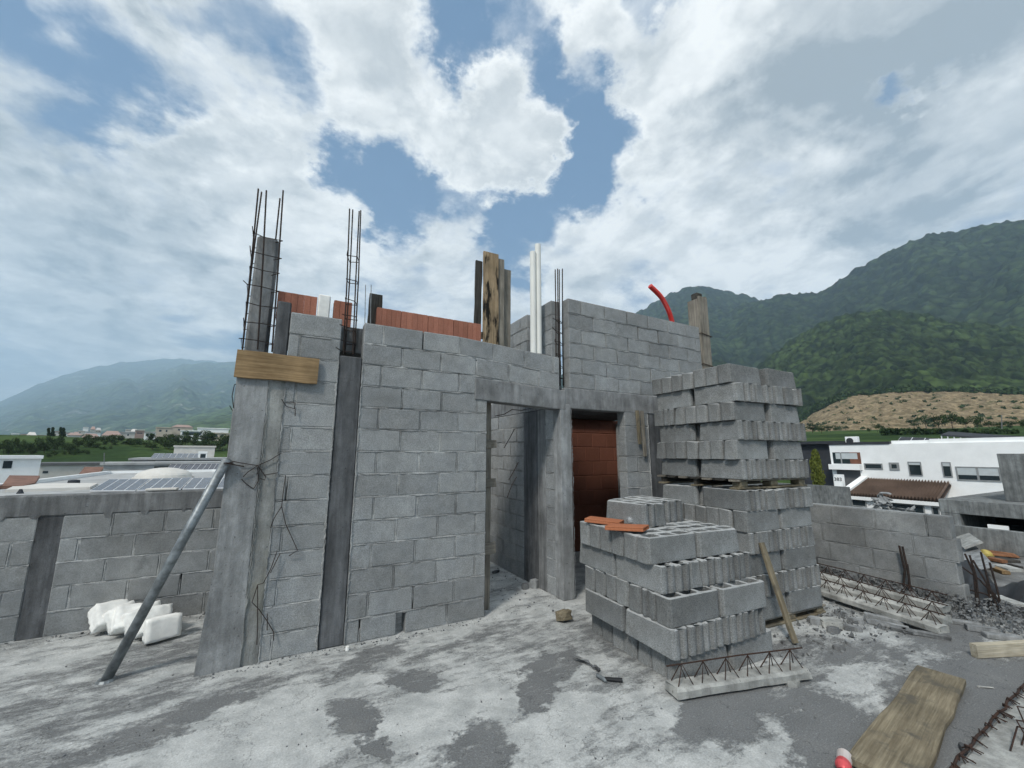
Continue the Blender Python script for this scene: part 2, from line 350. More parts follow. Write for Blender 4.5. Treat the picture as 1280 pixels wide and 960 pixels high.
# ------------------------------------------------------------------ block walls
def row(mb, T, x0, x1, z0, z1, phase, L=.40, g=.010, depth=.15, jit=.003, mortar=True, shear=None, smear=True):
    """one course of a running bond in wall coordinates (x along, y into the wall, z up); T maps to the world"""
    x = x0 - phase; k = 0
    pieces = []
    while x < x1 - .02:
        a, b = max(x, x0), min(x + L, x1)
        if b - a > .045: pieces.append([a, b])
        elif pieces and b > a: pieces[-1][1] = b
        x += L + g
    if pieces:
        if pieces[0][0] - x0 < .06: pieces[0][0] = x0
        if x1 - pieces[-1][1] < .06: pieces[-1][1] = x1
    def put(lo, hi, b, mi):
        m2 = MB(); m2.box(lo, hi, b)
        vs = [Vector(v) for v in m2.v]
        if shear: vs = [Vector((v.x, v.y, v.z + shear(v.x))) for v in vs]
        mb.add([T(v) for v in vs], m2.f, mi)
    for a, b in pieces:
        y = U(-jit, jit); dz = U(-.0012, .0012)
        put((a + U(0, .003), y, z0 + g * .5 + dz), (b - U(0, .003), depth + y, z1 - g * .5 + dz), .0075, 0)
    if mortar:                                                # some head joints were never filled
        xa = x0 + .004
        for (a, b), (c, d) in zip(pieces[:-1], pieces[1:]):
            if rnd() < .10: put((xa, .0055, z0 + .0004), (b - .004, depth - .006, z1 - .0006), 0, 1); xa = c + .004
        put((xa, .0055, z0 + .0004), (x1 - .004, depth - .006, z1 - .0006), 0, 1)
    if mortar and smear:                                      # mortar squeezed out of the bed and head joints
        def ribbon(p0, p1, wv):
            n = max(2, int(((p1[0] - p0[0]) ** 2 + (p1[1] - p0[1]) ** 2) ** .5 / .022)); on = False; vs = []; fs = []
            ph = U(0, 9)
            for i in range(n + 1):
                u = i / n; x = p0[0] + (p1[0] - p0[0]) * u; z = p0[1] + (p1[1] - p0[1]) * u
                k = math.sin(u * n * .31 + ph) + math.sin(u * n * .83 + ph * 2) * .7 + U(-.5, .5)
                w = max(0, .0042 + k * .0044); o = U(-.0025, .0025); y = -.0012 - U(0, .0016)
                if wv: vs += [Vector((x, y, z - w + o)), Vector((x, y - .0008, z + o)), Vector((x, .004, z + w + o))]
                else: vs += [Vector((x - w + o, y, z)), Vector((x + o, y - .0008, z)), Vector((x + w + o, .004, z))]
                if i and w > .0022: fs += [((i - 1) * 3 + q, i * 3 + q, i * 3 + q + 1, (i - 1) * 3 + q + 1) for q in (0, 1)]
            if shear: vs = [Vector((v.x, v.y, v.z + shear(v.x))) for v in vs]
            if fs: mb.add([T(v) for v in vs], fs, 1)
        ribbon((x0 + .003, z0), (x1 - .003, z0), True)
        for (a, b), (c, d) in zip(pieces[:-1], pieces[1:]): ribbon(((b + c) / 2, z0 + .008), ((b + c) / 2, z1 - .008), False)
def TY(v): return Vector((v.x, v.y, v.z))                         # wall along X facing -Y at Y=0
def TYat(y): return lambda v: Vector((v.x, v.y + y, v.z))
def TXat(x): return lambda v: Vector((x + v.y, v.x, v.z))         # wall along Y facing -X
def TXr(x): return lambda v: Vector((x - v.y, v.x, v.z))          # wall along Y facing +X
BMATS = [M_BLOCK, M_MORTAR]
B = thing('unfinished_building', (.3, 0, 0), 'unfinished grey concrete block rooftop room with two doorways and rebar on top', 'building')
zr = [0] + [.195 + .21 * k for k in range(14)]                    # 14 courses
sh = lambda x: -.085 * max(0, x + .1) / 1.2
mb = MB()
for i in range(14):
    z0, z1 = zr[i], zr[i + 1]; even = i % 2 == 1
    row(mb, TY, -1.835, -1.398, z0, z1, .0 if i % 2 else .31)
    ph = .22 if even else 0.0
    if i == 0:
        row(mb, TY, -1.192, -.745, z0, z1, .28); row(mb, TY, -.66, .152, z0, z1, 0)
    elif i <= 10: row(mb, TY, -1.192, .152, z0, z1, ph)
    elif i == 11: row(mb, TY, -1.192, .015, z0, z1, ph)
    else: row(mb, TY, -1.192, 1.135, z0, z1, ph + (0.02 if i == 12 else 0), shear=sh)
mb.build('block_wall', BMATS, B)
# upper wall over the second doorway, its foot course and the piece right of the doorway
mb = MB()
for i in range(6):
    z0 = 2.462 + .1985 * i; row(mb, TY, 1.292, 3.87, z0, z0 + .1985, .2 if i % 2 else 0.0)
mb.build('block_wall', BMATS, B)
mb = MB()
for i in range(11):
    z0 = .202 * i; row(mb, TY, 2.185, 2.62, z0, z0 + .202, .2 if i % 2 else 0); row(mb, TY, 2.96, 3.87, z0, z0 + .202, .2 if i % 2 else 0)
mb.build('block_wall', BMATS, B)
# cross wall running back from the pillar, seen through the first doorway and above it
mb = MB()
for i in range(11):
    z0 = .202 * i; row(mb, TXat(1.138), .15, .345, z0, z0 + .202, .2 if i % 2 else .1); row(mb, TXat(1.138), .9, 2.5, z0, z0 + .202, .2 if i % 2 else 0)
for i in range(6):
    z0 = 2.462 + .1985 * i; row(mb, TXat(1.138), .17, .47, z0, z0 + .1985, .2 if i % 2 else 0.0)
    if i < 6: row(mb, TXat(1.138), .80, 2.4, z0, z0 + .1985, .2 if i % 2 else 0.0)
mb.build('block_wall', BMATS, B)
mb = MB()
for i in range(11):
    z0 = .202 * i; row(mb, TXr(-2.0), .26, 2.35, z0, z0 + .202, .2 if i % 2 else 0); row(mb, TYat(2.36), -2.15, 1.13, z0, z0 + .202, .2 if i % 2 else 0)
    row(mb, TXat(3.72), .16, 1.856, z0, z0 + .202, .2 if i % 2 else 0)
mb.build('block_wall', BMATS, B)
mb = MB()
mb.box((-2.19, -.014, 0), (-1.95, .235, 2.44), .006)
# flare of spilled concrete at the column foot
vs = [(-2.235, -.018, 0), (-1.945, -.018, 0), (-1.948, -.0165, .5), (-2.192, -.0165, .7), (-2.235, .2, 0), (-2.192, .2, .7)]
mb.add(vs, [(0, 1, 2, 3), (0, 3, 5, 4)])
mb.build('concrete_column', M_CONC, B)
mb = MB(); mb.box((-1.953, -.004, 0), (-1.828, .2, 2.29), .002); mb.build('column_edge', M_CONC_EDGE, B)
mb = MB(); mb.box((-2.175, .12, 2.44), (-2.0, .33, 3.66), .02); mb.build('column_stub', M_CONC_MID, B)
mb = MB(); mb.box((-1.949, .02, 2.29), (-1.838, .14, 3.02), .01); mb.build('column_edge', M_CONC_DARK, B)
mb = MB(); mb.box((-1.402, .006, 0), (-1.188, .19, 2.57), .012); mb.build('tie_column', M_CONC_DARK, B)
mb = MB(); mb.box((2.616, .004, 0), (2.964, .15, 2.218), .003); mb.build('tie_column', M_CONC_DARK, B)
mb = MB(); mb.box((1.142, .52, 0), (1.288, .905, 2.22), .003); mb.build('tie_column', M_CONC_DARK, B)
mb = MB(); mb.box((1.132, .34, 0), (1.285, .522, 2.218), .006); mb.build('concrete_column', M_CONC_MID, B)
# ragged cement edges where the cast columns meet the blocks
def ragged(x, z0, z1, y, out, parent, m=None):
    mb = MB(); n = int((z1 - z0) / .018); vs = []; ph = U(0, 9)
    for i in range(n + 1):
        z = z0 + (z1 - z0) * i / n; w = .010 + .007 * math.sin(i * .37 + ph) + U(-.006, .008); o = U(-.004, .004)
        vs += [Vector((x + o, y - .004 - U(0, .003), z)), Vector((x + o + out * max(.002, w) * .5, y - .006 - U(0, .003), z)), Vector((x + o + out * max(.003, w), y + .002, z))]
    mb.add(vs, [(i * 3 + q, (i + 1) * 3 + q, (i + 1) * 3 + q + 1, i * 3 + q + 1) for i in range(n) for q in (0, 1)]); mb.build('cement_edge', m or M_MORTAR, parent)
ragged(-1.401, .0, 2.5, -.001, -1, B); ragged(-1.190, .0, 2.5, -.001, 1, B); ragged(-1.828, 0, 2.28, -.003, 1, B); ragged(-1.951, .0, 2.28, -.012, 1, B, M_CONC_EDGE)
ragged(2.618, 0, 2.2, 0, -1, B); ragged(1.294, 0, 2.2, -.004, 1, B, M_CONC_MID)
# pillar between the doorways
mb = MB(); mb.box((1.131, -.009, 0), (1.292, .152, 2.26), .008); mb.build('door_pillar', M_CONC, B)
def slabbox(lo, hi, dz0, dz1, b=.008):
    m2 = MB(); m2.box(lo, hi, b); L = hi[0] - lo[0]
    return [Vector((v[0], v[1], v[2] + dz0 + (dz1 - dz0) * (v[0] - lo[0]) / L)) for v in m2.v], m2.f
mb = MB(); v, f = slabbox((.0, -.012, 2.235), (1.215, .152, 2.478), 0, -.055); mb.add(v, f); mb.build('lintel', M_CONC_LINT, B)
mb = MB(); v, f = slabbox((1.205, -.005, 2.205), (3.89, .152, 2.462), 0.0, 0.0); mb.add(v, f); mb.build('lintel', M_CONC_LINT, B)
mb = MB(); mb.box((1.136, .153, 2.224), (1.29, 2.5, 2.46), .005); mb.build('tie_beam', M_CONC_MID, B)
mb = MB(); mb.box((1.292, .153, 2.215), (3.87, 1.15, 2.44), .005); mb.build('shade_slab', M_CONC_DARK, B)  # unseen slab added to darken the room, cut short to let skylight in
mb = MB(); mb.box((1.292, 1.74, 2.288), (3.72, 1.98, 2.62), .005); mb.build('inner_beam', M_BLACK, B)  # beam coloured black to paint in the shade above the clay wall
mb = MB(); mb.box((-1.93, .155, 2.635), (1.13, .36, 2.905), .01); mb.build('ring_beam', M_CONC_MID, B)
# red clay block wall deep in the second doorway
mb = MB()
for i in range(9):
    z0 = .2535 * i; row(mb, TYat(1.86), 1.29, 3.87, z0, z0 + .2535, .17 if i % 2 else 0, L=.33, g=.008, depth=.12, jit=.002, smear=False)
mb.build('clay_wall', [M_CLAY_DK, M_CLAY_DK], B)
# rebar cages
def cage(name, rods, stir, zs, parent, r=.007, mat_=None, ties=True):
    mb = MB()
    for (b, tpt) in rods: mb.tube([b, Vector(b).lerp(Vector(tpt), .5) + Vector((U(-.008, .008), U(-.008, .008), 0)), tpt], r, 6)
    o = mb.build(name, mat_ or M_REBAR, parent)
    for z in zs:
        m2 = MB(); P = []
        for (b, tpt) in rods[:4]:
            b = Vector(b); tpt = Vector(tpt); k = (z - b.z) / (tpt.z - b.z); P.append(b.lerp(tpt, k))
        c = sum(P, Vector()) / 4; P = sorted(P, key=lambda p: math.atan2(p.y - c.y, p.x - c.x))
        P = [c + (p - c) * 1.14 + Vector((U(-.006, .006), U(-.006, .006), U(-.012, .012))) for p in P]
        ends = [P[0] + Vector((U(-.07, .02), U(-.06, 0), U(-.01, .03)))]
        m2.tube(P + [P[0]] + ends, .0042, 5); m2.build('stirrup', mat_ or M_REBAR, o)
    return o
def rod(px0, py0, px1, py1, Y): return (onY(px0, py0, Y), onY(px1, py1, Y))
cage('rebar_cage', [rod(303, 437, 323, 236, .03), rod(322, 437, 333, 238, .05), rod(340, 440, 354, 238, .06), rod(303, 437, 327, 240, .30), rod(331, 437, 350, 248, .28)], 4,
     [2.62, 2.78, 2.95, 3.12, 3.29, 3.45, 3.62], B)
cage('rebar_cage', [rod(429, 443, 437, 261, .03), rod(441, 443, 449, 264, .03), rod(431, 443, 441, 262, .14), rod(443, 443, 451, 263, .14)], 4, [2.62, 2.72, 2.86, 2.98, 3.14, 3.36, 3.6], B, .0065)
cage('rebar_cage', [rod(695, 482, 694, 337, .05), rod(700, 482, 699, 337, .05), rod(704, 482, 703, 336, .13), rod(698, 482, 697, 336, .14)], 4, [2.6, 2.75, 2.9, 3.05, 3.2, 3.35], B, .008)
mb = MB()
for px, py in ((457, 356), (464, 356)): mb.tube([onY(px - 1, 404, .06), onY(px, py, .06)], .004, 5)
mb.build('rebar_rod', M_PIPE, B)
# wires
def wire(pts, Y=-.03, r=.0035, parent=B, m=None, name='wire_tie'):
    mb = MB()
    for line in pts:
        P = [onY(x, y, Y + U(-.015, .01)) for x, y in line]; mb.tube(P, r, 5)
    return mb.build(name, m or M_REBAR, parent)
wire([[(281, 575), (303, 579), (322, 582), (338, 575), (352, 566)], [(322, 582), (310, 590), (304, 596)], [(322, 582), (332, 596), (331, 600), (325, 598)], [(330, 594), (347, 591)], [(322, 584), (323, 601), (317, 611), (308, 605), (302, 599)]])
wire([[(357, 594), (354, 615), (352, 633), (343, 647), (338, 660)], [(352, 633), (357, 655), (372, 688), (361, 695)]])
wire([[(346, 690), (338, 712), (329, 729), (322, 731), (315, 753), (324, 762), (335, 778), (342, 790), (342, 801)], [(322, 733), (322, 780), (321, 806)], [(334, 767), (334, 788)], [(350, 692), (338, 716)]])
wire([[(352, 499), (358, 508), (369, 511), (369, 520)], [(363, 502), (369, 504), (368, 511)]])
wire([[(292, 510), (290, 495), (293, 481), (300, 478)], [(287, 507), (292, 516), (287, 560)]], Y=-.01)
wire([[(619, 520), (630, 518), (640, 512), (652, 513), (665, 510)], [(630, 560), (638, 546), (643, 536)], [(634, 622), (640, 606), (646, 596)], [(636, 600), (648, 578)]], Y=.3, r=.005)
# ------------------------------------------------------------------ things fixed to or standing on the building
o = plank('formwork_board', (-2.205, -.034, 2.395), (-1.572, -.034, 2.385), .235, .028, (0, -1, 0), M_WOOD)
tag(o, 'short brown board fixed across the top of the left concrete column', 'board')
for x, lb in ((2.385, 'left slat of the wooden pair fixed beside the red doorway'), (2.475, 'right slat of the wooden pair fixed beside the red doorway')):
    o = plank('wood_offcut', (x, -.035, 2.235), (x + .02, -.035, 1.62 if x > 2.4 else 1.78), .055, .02, (0, -1, 0), M_WOOD_GREY if x > 2.4 else M_WOOD_DIRTY)
    tag(o, lb, 'wood offcut', 'wood offcuts by the red doorway')
# clay blocks set on edge along the ring beam
clay_xs = [(-1.965, -1.625, 'first from the left column'), (-1.47, -1.30, 'behind the second rebar cage'),
           (-1.05, -.80, 'beside the black panel'), (-.795, -.50, 'second right of the black panel'), (-.495, -.2, 'middle of the longer row'),
           (-.195, -.02, 'next to the last before the formwork'), (-.015, .15, 'touching the tall wooden formwork')]
for a, b, w in clay_xs:
    mb = MB(); n = max(2, round((b - a) / .055)); h = 3.175
    for k in range(n):
        x0 = a + (b - a) * k / n; x1 = a + (b - a) * (k + 1) / n; mb.box((x0 + .0002, .195 + (.0025 if k % 2 else 0), 2.905), (x1 - .0002, .30, h), .0022)
    tag(mb.build('clay_block', M_CLAY), 'red grooved clay block on the wall top, ' + w, 'clay block', 'red clay blocks along the wall top')
mb = MB(); mb.box((-1.615, .17, 2.93), (-1.505, .28, 3.205), .012); mb.box((-1.60, .18, 2.905), (-1.52, .27, 2.935), 0)
tag(mb.build('foam_offcut', M_FOAM), 'white foam offcut wedged between red clay blocks on the wall top', 'foam')
o = plank('black_board', (-1.06, .27, 2.905), (-1.06, .27, 3.34), .135, .03, (0, -1, 0), M_WOOD_DARK); tag(o, 'narrow black upright board at the left end of red clay row', 'board')
F = thing('column_formwork', (.3, .34, 2.905), 'tall wooden column formwork with a charred face board standing on the wall', 'formwork')
plank('front_board', (.285, .215, 2.905), (.275, .215, 4.13), .205, .025, (0, -1, 0), M_WOOD_BURNT, F)
plank('side_board', (.12, .25, 2.905), (.13, .25, 4.0), .085, .03, (0, -1, 0), M_WOOD_DARK, F)
plank('side_board', (.435, .24, 2.905), (.435, .24, 4.09), .075, .03, (0, -1, 0), M_WOOD_GREY, F)
plank('side_board', (.53, .30, 2.905), (.53, .30, 4.0), .14, .028, (0, -1, 0), M_WOOD_GREY, F)
plank('brace', (.08, .40, 3.1), (.62, .40, 3.1), .09, .025, (0, -1, 0), M_WOOD_GREY, F)
for x, z, lb in ((.925, 4.33, 'shorter left white plastic pipe standing behind the wall'), (1.005, 4.46, 'taller right white plastic pipe standing behind the wall')):
    mb = MB(); n = 20
    P = [(x, .27, 2.905), (x, .27, z)]
    mb.tube(P, .041, n); 
    tag(mb.build('plastic_pipe', M_PVC, smooth=False), lb, 'pipe', 'white plastic pipes above the first doorway')
mb = MB(); ctr = [onY(846, 428, .2), onY(840, 402, .2), onY(835, 387, .2), onY(826, 371, .2), onY(812, 357, .2)]
P = []; n = 56
for i in range(n + 1):
    u = i / n * (len(ctr) - 1); k = min(int(u), len(ctr) - 2); fr = u - k
    p0, p1, p2, p3 = ctr[max(k - 1, 0)], ctr[k], ctr[k + 1], ctr[min(k + 2, len(ctr) - 1)]
    P.append(.5 * ((2 * p1) + (p2 - p0) * fr + (2 * p0 - 5 * p1 + 4 * p2 - p3) * fr ** 2 + (3 * p1 - p0 - 3 * p2 + p3) * fr ** 3))
Q = []; rs = []
for i in range(len(P) - 1):
    for s_ in (0, .5):
        Q.append(P[i].lerp(P[i + 1], s_)); rs.append(.041 if s_ == 0 else .034)
mb.tube(Q, rs, 12); tag(mb.build('red_conduit', M_RED), 'bent red corrugated conduit sticking up from the upper block wall', 'conduit')
F = thing('formwork_post', (4.0, .05, 0), 'weathered timber formwork post at the right end of upper wall', 'post')
plank('post_board', (3.99, -.01, 0), (3.985, -.01, 4.18), .20, .03, (0, -1, 0), M_WOOD_GREY, F)
plank('post_board', (3.89, .09, 0), (3.885, .09, 4.14), .03, .2, (0, -1, 0), M_WOOD_GREY, F)
plank('post_board', (4.085, .1, 0), (4.085, .1, 4.21), .03, .2, (0, -1, 0), M_WOOD_DIRTY, F)
mb = MB(); mb.box((3.92, .03, 3.98), (4.05, .15, 4.27), .01); mb.build('post_core', M_WOOD_DARK, F)
for z in (3.05, 3.55):
    mb = MB(); mb.tube([(3.86, -.035, z), (4.12, -.035, z - .03), (4.12, .22, z), (3.86, .22, z), (3.86, -.035, z)], .006, 5); mb.build('wire_tie', M_RUST, F)
F = thing('door_prop', (.27, .2, 0), 'rough timber prop standing just inside the first doorway', 'prop')
plank('post', (.255, .2, 0), (.25, .2, 2.23), .07, .06, (0, -1, 0), M_WOOD_GREY, F)
for z in (.62, 1.32, 1.75): plank('cleat', (.17, .16, z), (.34, .155, z + .01), .09 if z > 1 else .12, .03, (0, -1, 0), M_WOOD_GREY, F)

# ------------------------------------------------------------------ left parapet
PW = thing('parapet_wall', (-5, 1.5, 0), 'low grey block parapet with concrete cap running left from the building', 'wall')
mb = MB()
for i in range(5):
    z0 = .212 * i; row(mb, TYat(1.45), -9.0, -3.745, z0, z0 + .212, .21 if i % 2 else .02); row(mb, TYat(1.45), -3.575, -2.0, z0, z0 + .212, .27 if i % 2 else .05)
mb.build('block_courses', [M_BLOCK_PAR, M_MORTAR], PW)
mb = MB(); mb.box((-3.75, 1.458, 0), (-3.57, 1.6, 1.06), .003); mb.build('tie_column', M_CONC_DARK, PW)
mb = MB(); 
for a, b in ((-9.0, -5.6), (-5.598, -4.05), (-4.047, -2.0)): mb.box((a, 1.446, 1.06), (b, 1.602, 1.255 + U(-.006, .006)), .012)
mb.build('cap_beam', M_CONC_MID, PW)
for s_ in range(9):
    x = -4.9 + s_ * .3 + U(-.13, .13); mb = MB() if s_ == 0 else mb
    w_ = U(.03, .11); h_ = U(.01, .05); mb.add([(x, 1.4445, 1.085), (x + w_, 1.4445, 1.085), (x + w_ * .7, 1.447, 1.06 - h_), (x + w_ * .3, 1.447, 1.06 - h_ * .8)], [(0, 1, 2, 3)])
mb.build('cement_drip', M_CONC_MID, PW)
mb = MB()
for c in (-3.76, -3.56):
    mb.add([(c, 1.447, .02), (c - .06, 1.447, .22), (c - .05, 1.447, .23), (c + .012, 1.447, .04)], [(0, 1, 2, 3)])
# ------------------------------------------------------------------ right parapet
PR = thing('parapet_wall', (4.75, -1.2, 0), 'low grey block parapet on the right with its end broken off', 'wall')
mb = MB()
for i in range(4):
    z0 = .03 + .236 * i; row(mb, TXat(4.7), -2.30 + (.03 if i % 2 else 0), 2.2, z0, z0 + .236, [.0, .2, .1, .27][i], L=.46, g=.008, jit=.002)
mb.build('block_courses', [M_BLOCK_PAR, M_BLOCK_PAR], PR)
mb = MB(); mb.box((4.72, -2.28, 0), (4.83, 2.2, .03)); mb.build('bedding', M_CONC_MID, PR)

# ------------------------------------------------------------------ hollow blocks
def hollow_block(Lb=.53, W=.15, H=.198):
    bm = bmesh.new()
    def loop(pts):
        vs = [bm.verts.new((x, y, 0)) for x, y in pts]
        return [bm.edges.new((vs[i], vs[(i + 1) % len(vs)])) for i in range(len(vs))]
    r = .026; a, b = Lb / 2, W / 2
    half = [(a - r, -b), (a - r * .3, -b + r * .3), (a, -b + r), (a, -.029), (a - .032, -.017), (a - .032, .017), (a, .029), (a, b - r), (a - r * .3, b - r * .3), (a - r, b)]
    plain = [(x, y) for x, y in half if abs(y) > .0295]                # one end grooved, the other plain
    edges = loop(half + [(-x, -y) for x, y in plain])
    web = .029; hl = (Lb - 4 * web) / 3; hb = b - web; c = .014
    for k in range(3):
        x0 = -a + web + k * (hl + web); x1 = x0 + hl
        edges += loop([(x0 + c, -hb), (x1 - c, -hb), (x1, -hb + c), (x1, hb - c), (x1 - c, hb), (x0 + c, hb), (x0, hb - c), (x0, -hb + c)])
    res = bmesh.ops.triangle_fill(bm, use_beauty=True, use_dissolve=False, edges=edges)
    faces = [f for f in res['geom'] if isinstance(f, bmesh.types.BMFace)]
    # drop any triangle that covers a core
    kill = []
    for f in faces:
        c_ = f.calc_center_median()
        for k in range(3):
            x0 = -a + web + k * (hl + web)
            if x0 + .001 < c_.x < x0 + hl - .001 and abs(c_.y) < hb - .001 and all(x0 - 1e-5 <= v.co.x <= x0 + hl + 1e-5 and abs(v.co.y) <= hb + 1e-5 for v in f.verts): kill.append(f)
    if kill: bmesh.ops.delete(bm, geom=kill, context='FACES_ONLY')
    fs = list(bm.faces)
    ret = bmesh.ops.extrude_face_region(bm, geom=fs)
    for v in ret['geom']:
        if isinstance(v, bmesh.types.BMVert): v.co.z = H
    bmesh.ops.recalc_face_normals(bm, faces=bm.faces)
    sharp = [e for e in bm.edges if len(e.link_faces) == 2 and abs(e.verts[0].co.z - e.verts[1].co.z) < 1e-6 and e.calc_face_angle(0) > 1.2]
    bmesh.ops.bevel(bm, geom=sharp, offset=.0035, segments=1, affect='EDGES', profile=.5)
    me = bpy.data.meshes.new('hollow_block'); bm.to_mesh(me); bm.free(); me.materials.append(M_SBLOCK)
    return me
HB = hollow_block()
HBS = []
for k in range(5):                                           # five worn variants: chipped arrises
    me = HB.copy(); me.name = 'hollow_block'
    rr = random.Random(k + 3)
    for v in me.vertices:
        if k: v.co += Vector((rr.uniform(-1, 1), rr.uniform(-1, 1), rr.uniform(-1, .3))) * .0028
    if k:
        cx, cy = rr.choice([-1, 1]) * .265, rr.choice([-1, 1]) * .075
        for v in me.vertices:
            d = (Vector((v.co.x - cx, v.co.y - cy, (v.co.z - .198)))).length
            if d < .06: v.co -= Vector((cx, cy, .198)).normalized() * (.06 - d) * .5
    HBS.append(me)
ORD = ['first', 'second', 'third', 'fourth', 'fifth', 'sixth', 'seventh', 'eighth']
def put_block(M, label, group, flip=None):
    o = bpy.data.objects.new('hollow_block', HBS[int(rnd() * 5) % 5]); COL.objects.link(o)
    o.matrix_world = M @ Matrix.Rotation(math.pi if (rnd() < .5 if flip is None else (rnd() < .18) != flip) else 0, 4, 'Z')
    return tag(o, label, 'concrete block', group)
Lb, Wb, Hb = .53, .1535, .2
def layer(x0, y0, z, th, orient, n, lay, stack, group, gap=.012, full=False, skip=(), Wb=.1535):
    """two columns of blocks side by side; 'L': long sides to the right-hand face, 'E': long sides to the left-hand face"""
    T = Matrix.Translation((x0, y0, z)) @ Matrix.Rotation(th, 4, 'Z')
    for c in range(2):
        for r in range(n):
            if not (full or c == 0 or r == 0): continue
            if (c, r) in skip: continue
            j = Vector((U(-.008, .008), U(-.008, .008), 0)); jr = R(U(-1.2, 1.2))
            u, w = (c + .5) * Lb + c * gap, (r + .5) * Wb
            if orient == 'L': M = Matrix.Translation(Vector((u, w, 0)) + j) @ Matrix.Rotation(jr, 4, 'Z')
            else: M = Matrix.Translation(Vector((w, u, 0)) + j) @ Matrix.Rotation(math.pi / 2 + jr, 4, 'Z')
            if r == 0: pl = ('near' if c == 0 else 'far') + (' long side on right face' if orient == 'L' else ' long side on left face')
            elif c == 0: pl = ORD[r] + ' end from corner, ' + ('left' if orient == 'L' else 'right') + ' face'
            else: pl = 'inner row ' + ORD[r - 1] + ' from the front, far half'
            put_block(T @ M, 'grey block, %s, %s layer, %s' % (pl, lay, stack), group, flip=(orient == 'E'))
# front stack, five layers, each laid crosswise to the one below
G1 = 'hollow blocks in the front stack'
fs = [(.86, -1.835, 0, R(-2.5), 'L', 7, 'bottom'), (.785, -1.86, .2, R(-1.5), 'E', 7, 'fourth'), (.785, -1.835, .4, R(-3), 'L', 7, 'third'),
      (.815, -1.745, .6, R(-2), 'E', 7, 'second'), (.775, -1.675, .8, R(-2), 'L', 6, 'top')]
for i, (x, y, z, th, o, n, lay) in enumerate(fs):
    layer(x, y, z, th, o, n, lay, 'front stack', G1, full=(i == 4))
# loose blocks standing on top of it
for (x, y, rz, lb) in ((1.165, -1.07, 89, 'loose block at the left edge on top of front stack'), (1.325, -1.05, 88, 'second loose block from the left on top of front stack'),
                       (1.485, -.96, 91, 'third loose block from the left on top of front stack'), (1.645, -.97, 90, 'rightmost loose block standing on top of front stack'),):
    put_block(Matrix.Translation((x, y, 1.0)) @ Matrix.Rotation(R(rz), 4, 'Z'), lb, 'loose blocks on top of the front stack')
# rear stack: six layers on the ground pallet, six more on a second pallet
def pallet(x, y, z, th, label, h=.11, over=.0):
    P = thing('pallet', (x, y, z), label, 'pallet', 'wooden pallets under the rear blocks')
    Rz = Matrix.Rotation(th, 3, 'Z'); W = 1.12
    def pk(nm, a, b, w, t, m): plank(nm, Vector((x, y, z)) + Rz @ Vector(a), Vector((x, y, z)) + Rz @ Vector(b), w, t, (0, 0, 1), m, P)
    for k in range(7): pk('deck_board', (-.02, .06 + k * .165, h - .011), (W, .06 + k * .165, h - .011), .11, .02, M_WOOD_DARK if k % 2 else M_WOOD_GREY)
    for k in range(3): pk('bottom_board', (-.02, .06 + k * .49, .011), (W + .01, .06 + k * .49, .011), .1, .02, M_WOOD_DIRTY)
    for k in range(3):
        if k == 2: pk('spacer', (.0, 1.04, h / 2), (1.1, 1.04, h / 2), .05, h - .046, M_WOOD_DARK); pk('spacer', (.0, .55, h / 2), (1.1, .55, h / 2), .05, h - .046, M_WOOD_DARK)
        for q in range(1): pk('spacer', (.02 + k * .48, .06 + q * .49, h / 2), (.14 + k * .48, .06 + q * .49, h / 2), .09, h - .046, M_WOOD_DIRTY if q == 0 else M_WOOD_DARK)
    return P
X2, Y2, TH2 = 2.25, -1.53, R(-3.5)
pallet(X2, Y2, 0, TH2, 'dark wooden pallet on the floor under the lower rear stack', .09)
names = ['bottom', 'fifth', 'fourth', 'third', 'second', 'top']
for k in range(6):
    o = 'L' if k % 2 == 0 else 'E'
    layer(X2 + (-.03 if o == 'L' else 0) + U(-.012, .012), Y2 - (.02 if o == 'E' else 0), .092 + .2 * k, TH2 + R(U(-.6, .6)), o, 7, names[k], 'lower rear stack', 'hollow blocks in the lower rear stack', gap=.07 if o == 'E' else .03)
z2 = .092 + 1.2 + .002
X3, Y3 = X2 + .02, Y2 + .03
pallet(X3 + .01, Y3 + .02, z2, TH2, 'wooden pallet lying between the lower and upper rear stacks', .10)
for k in range(6):
    o = 'E' if k % 2 == 0 else 'L'
    layer(X3 + (-.025 if o == 'L' else 0) + U(-.006, .006), Y3 - (.03 if o == 'E' else 0), z2 + .102 + .2 * k, TH2 + R(U(-.5, .5)), o, 7, names[k], 'upper rear stack', 'hollow blocks in the upper rear stack', gap=.055 if o == 'E' else .07, Wb=.162)
# clay tiles and a clear bottle on the front stack
def tile(p, rz, tilt, label):
    mb = MB(); M = Matrix.Translation(p) @ Matrix.Rotation(R(rz), 4, 'Z') @ Matrix.Rotation(R(tilt), 4, 'Y')
    mb.box((-.165, -.088, 0), (.165, .088, .012), .003, M)
    for k in range(5): mb.box((-.165, -.087 + k * .04, -.016), (.165, -.076 + k * .04, .0005), .002, M)
    mb.box((-.165, -.088, -.022), (.165, .088, -.015), .002, M)
    return tag(mb.build('clay_tile', M_TILE), label, 'clay tile', 'orange clay tiles on the front stack')
tile((.93, -.98, 1.028), -58, 2, 'orange clay tile at the back left edge of the front stack')
tile((.85, -1.36, 1.032), -62, -3, 'orange clay tile nearer the front corner of the front stack')
def clear_fn(t): t.out((.85, .88, .9), .12, t.noise(t.pos(), 30, 3), .4, .01, spec=.5, trans=.75)
M_CLEAR = mat('clear_plastic', clear_fn)
mb = MB()
p = Vector((1.06, -1.15, 1.006)); d = Vector((.13, -.04, 0))
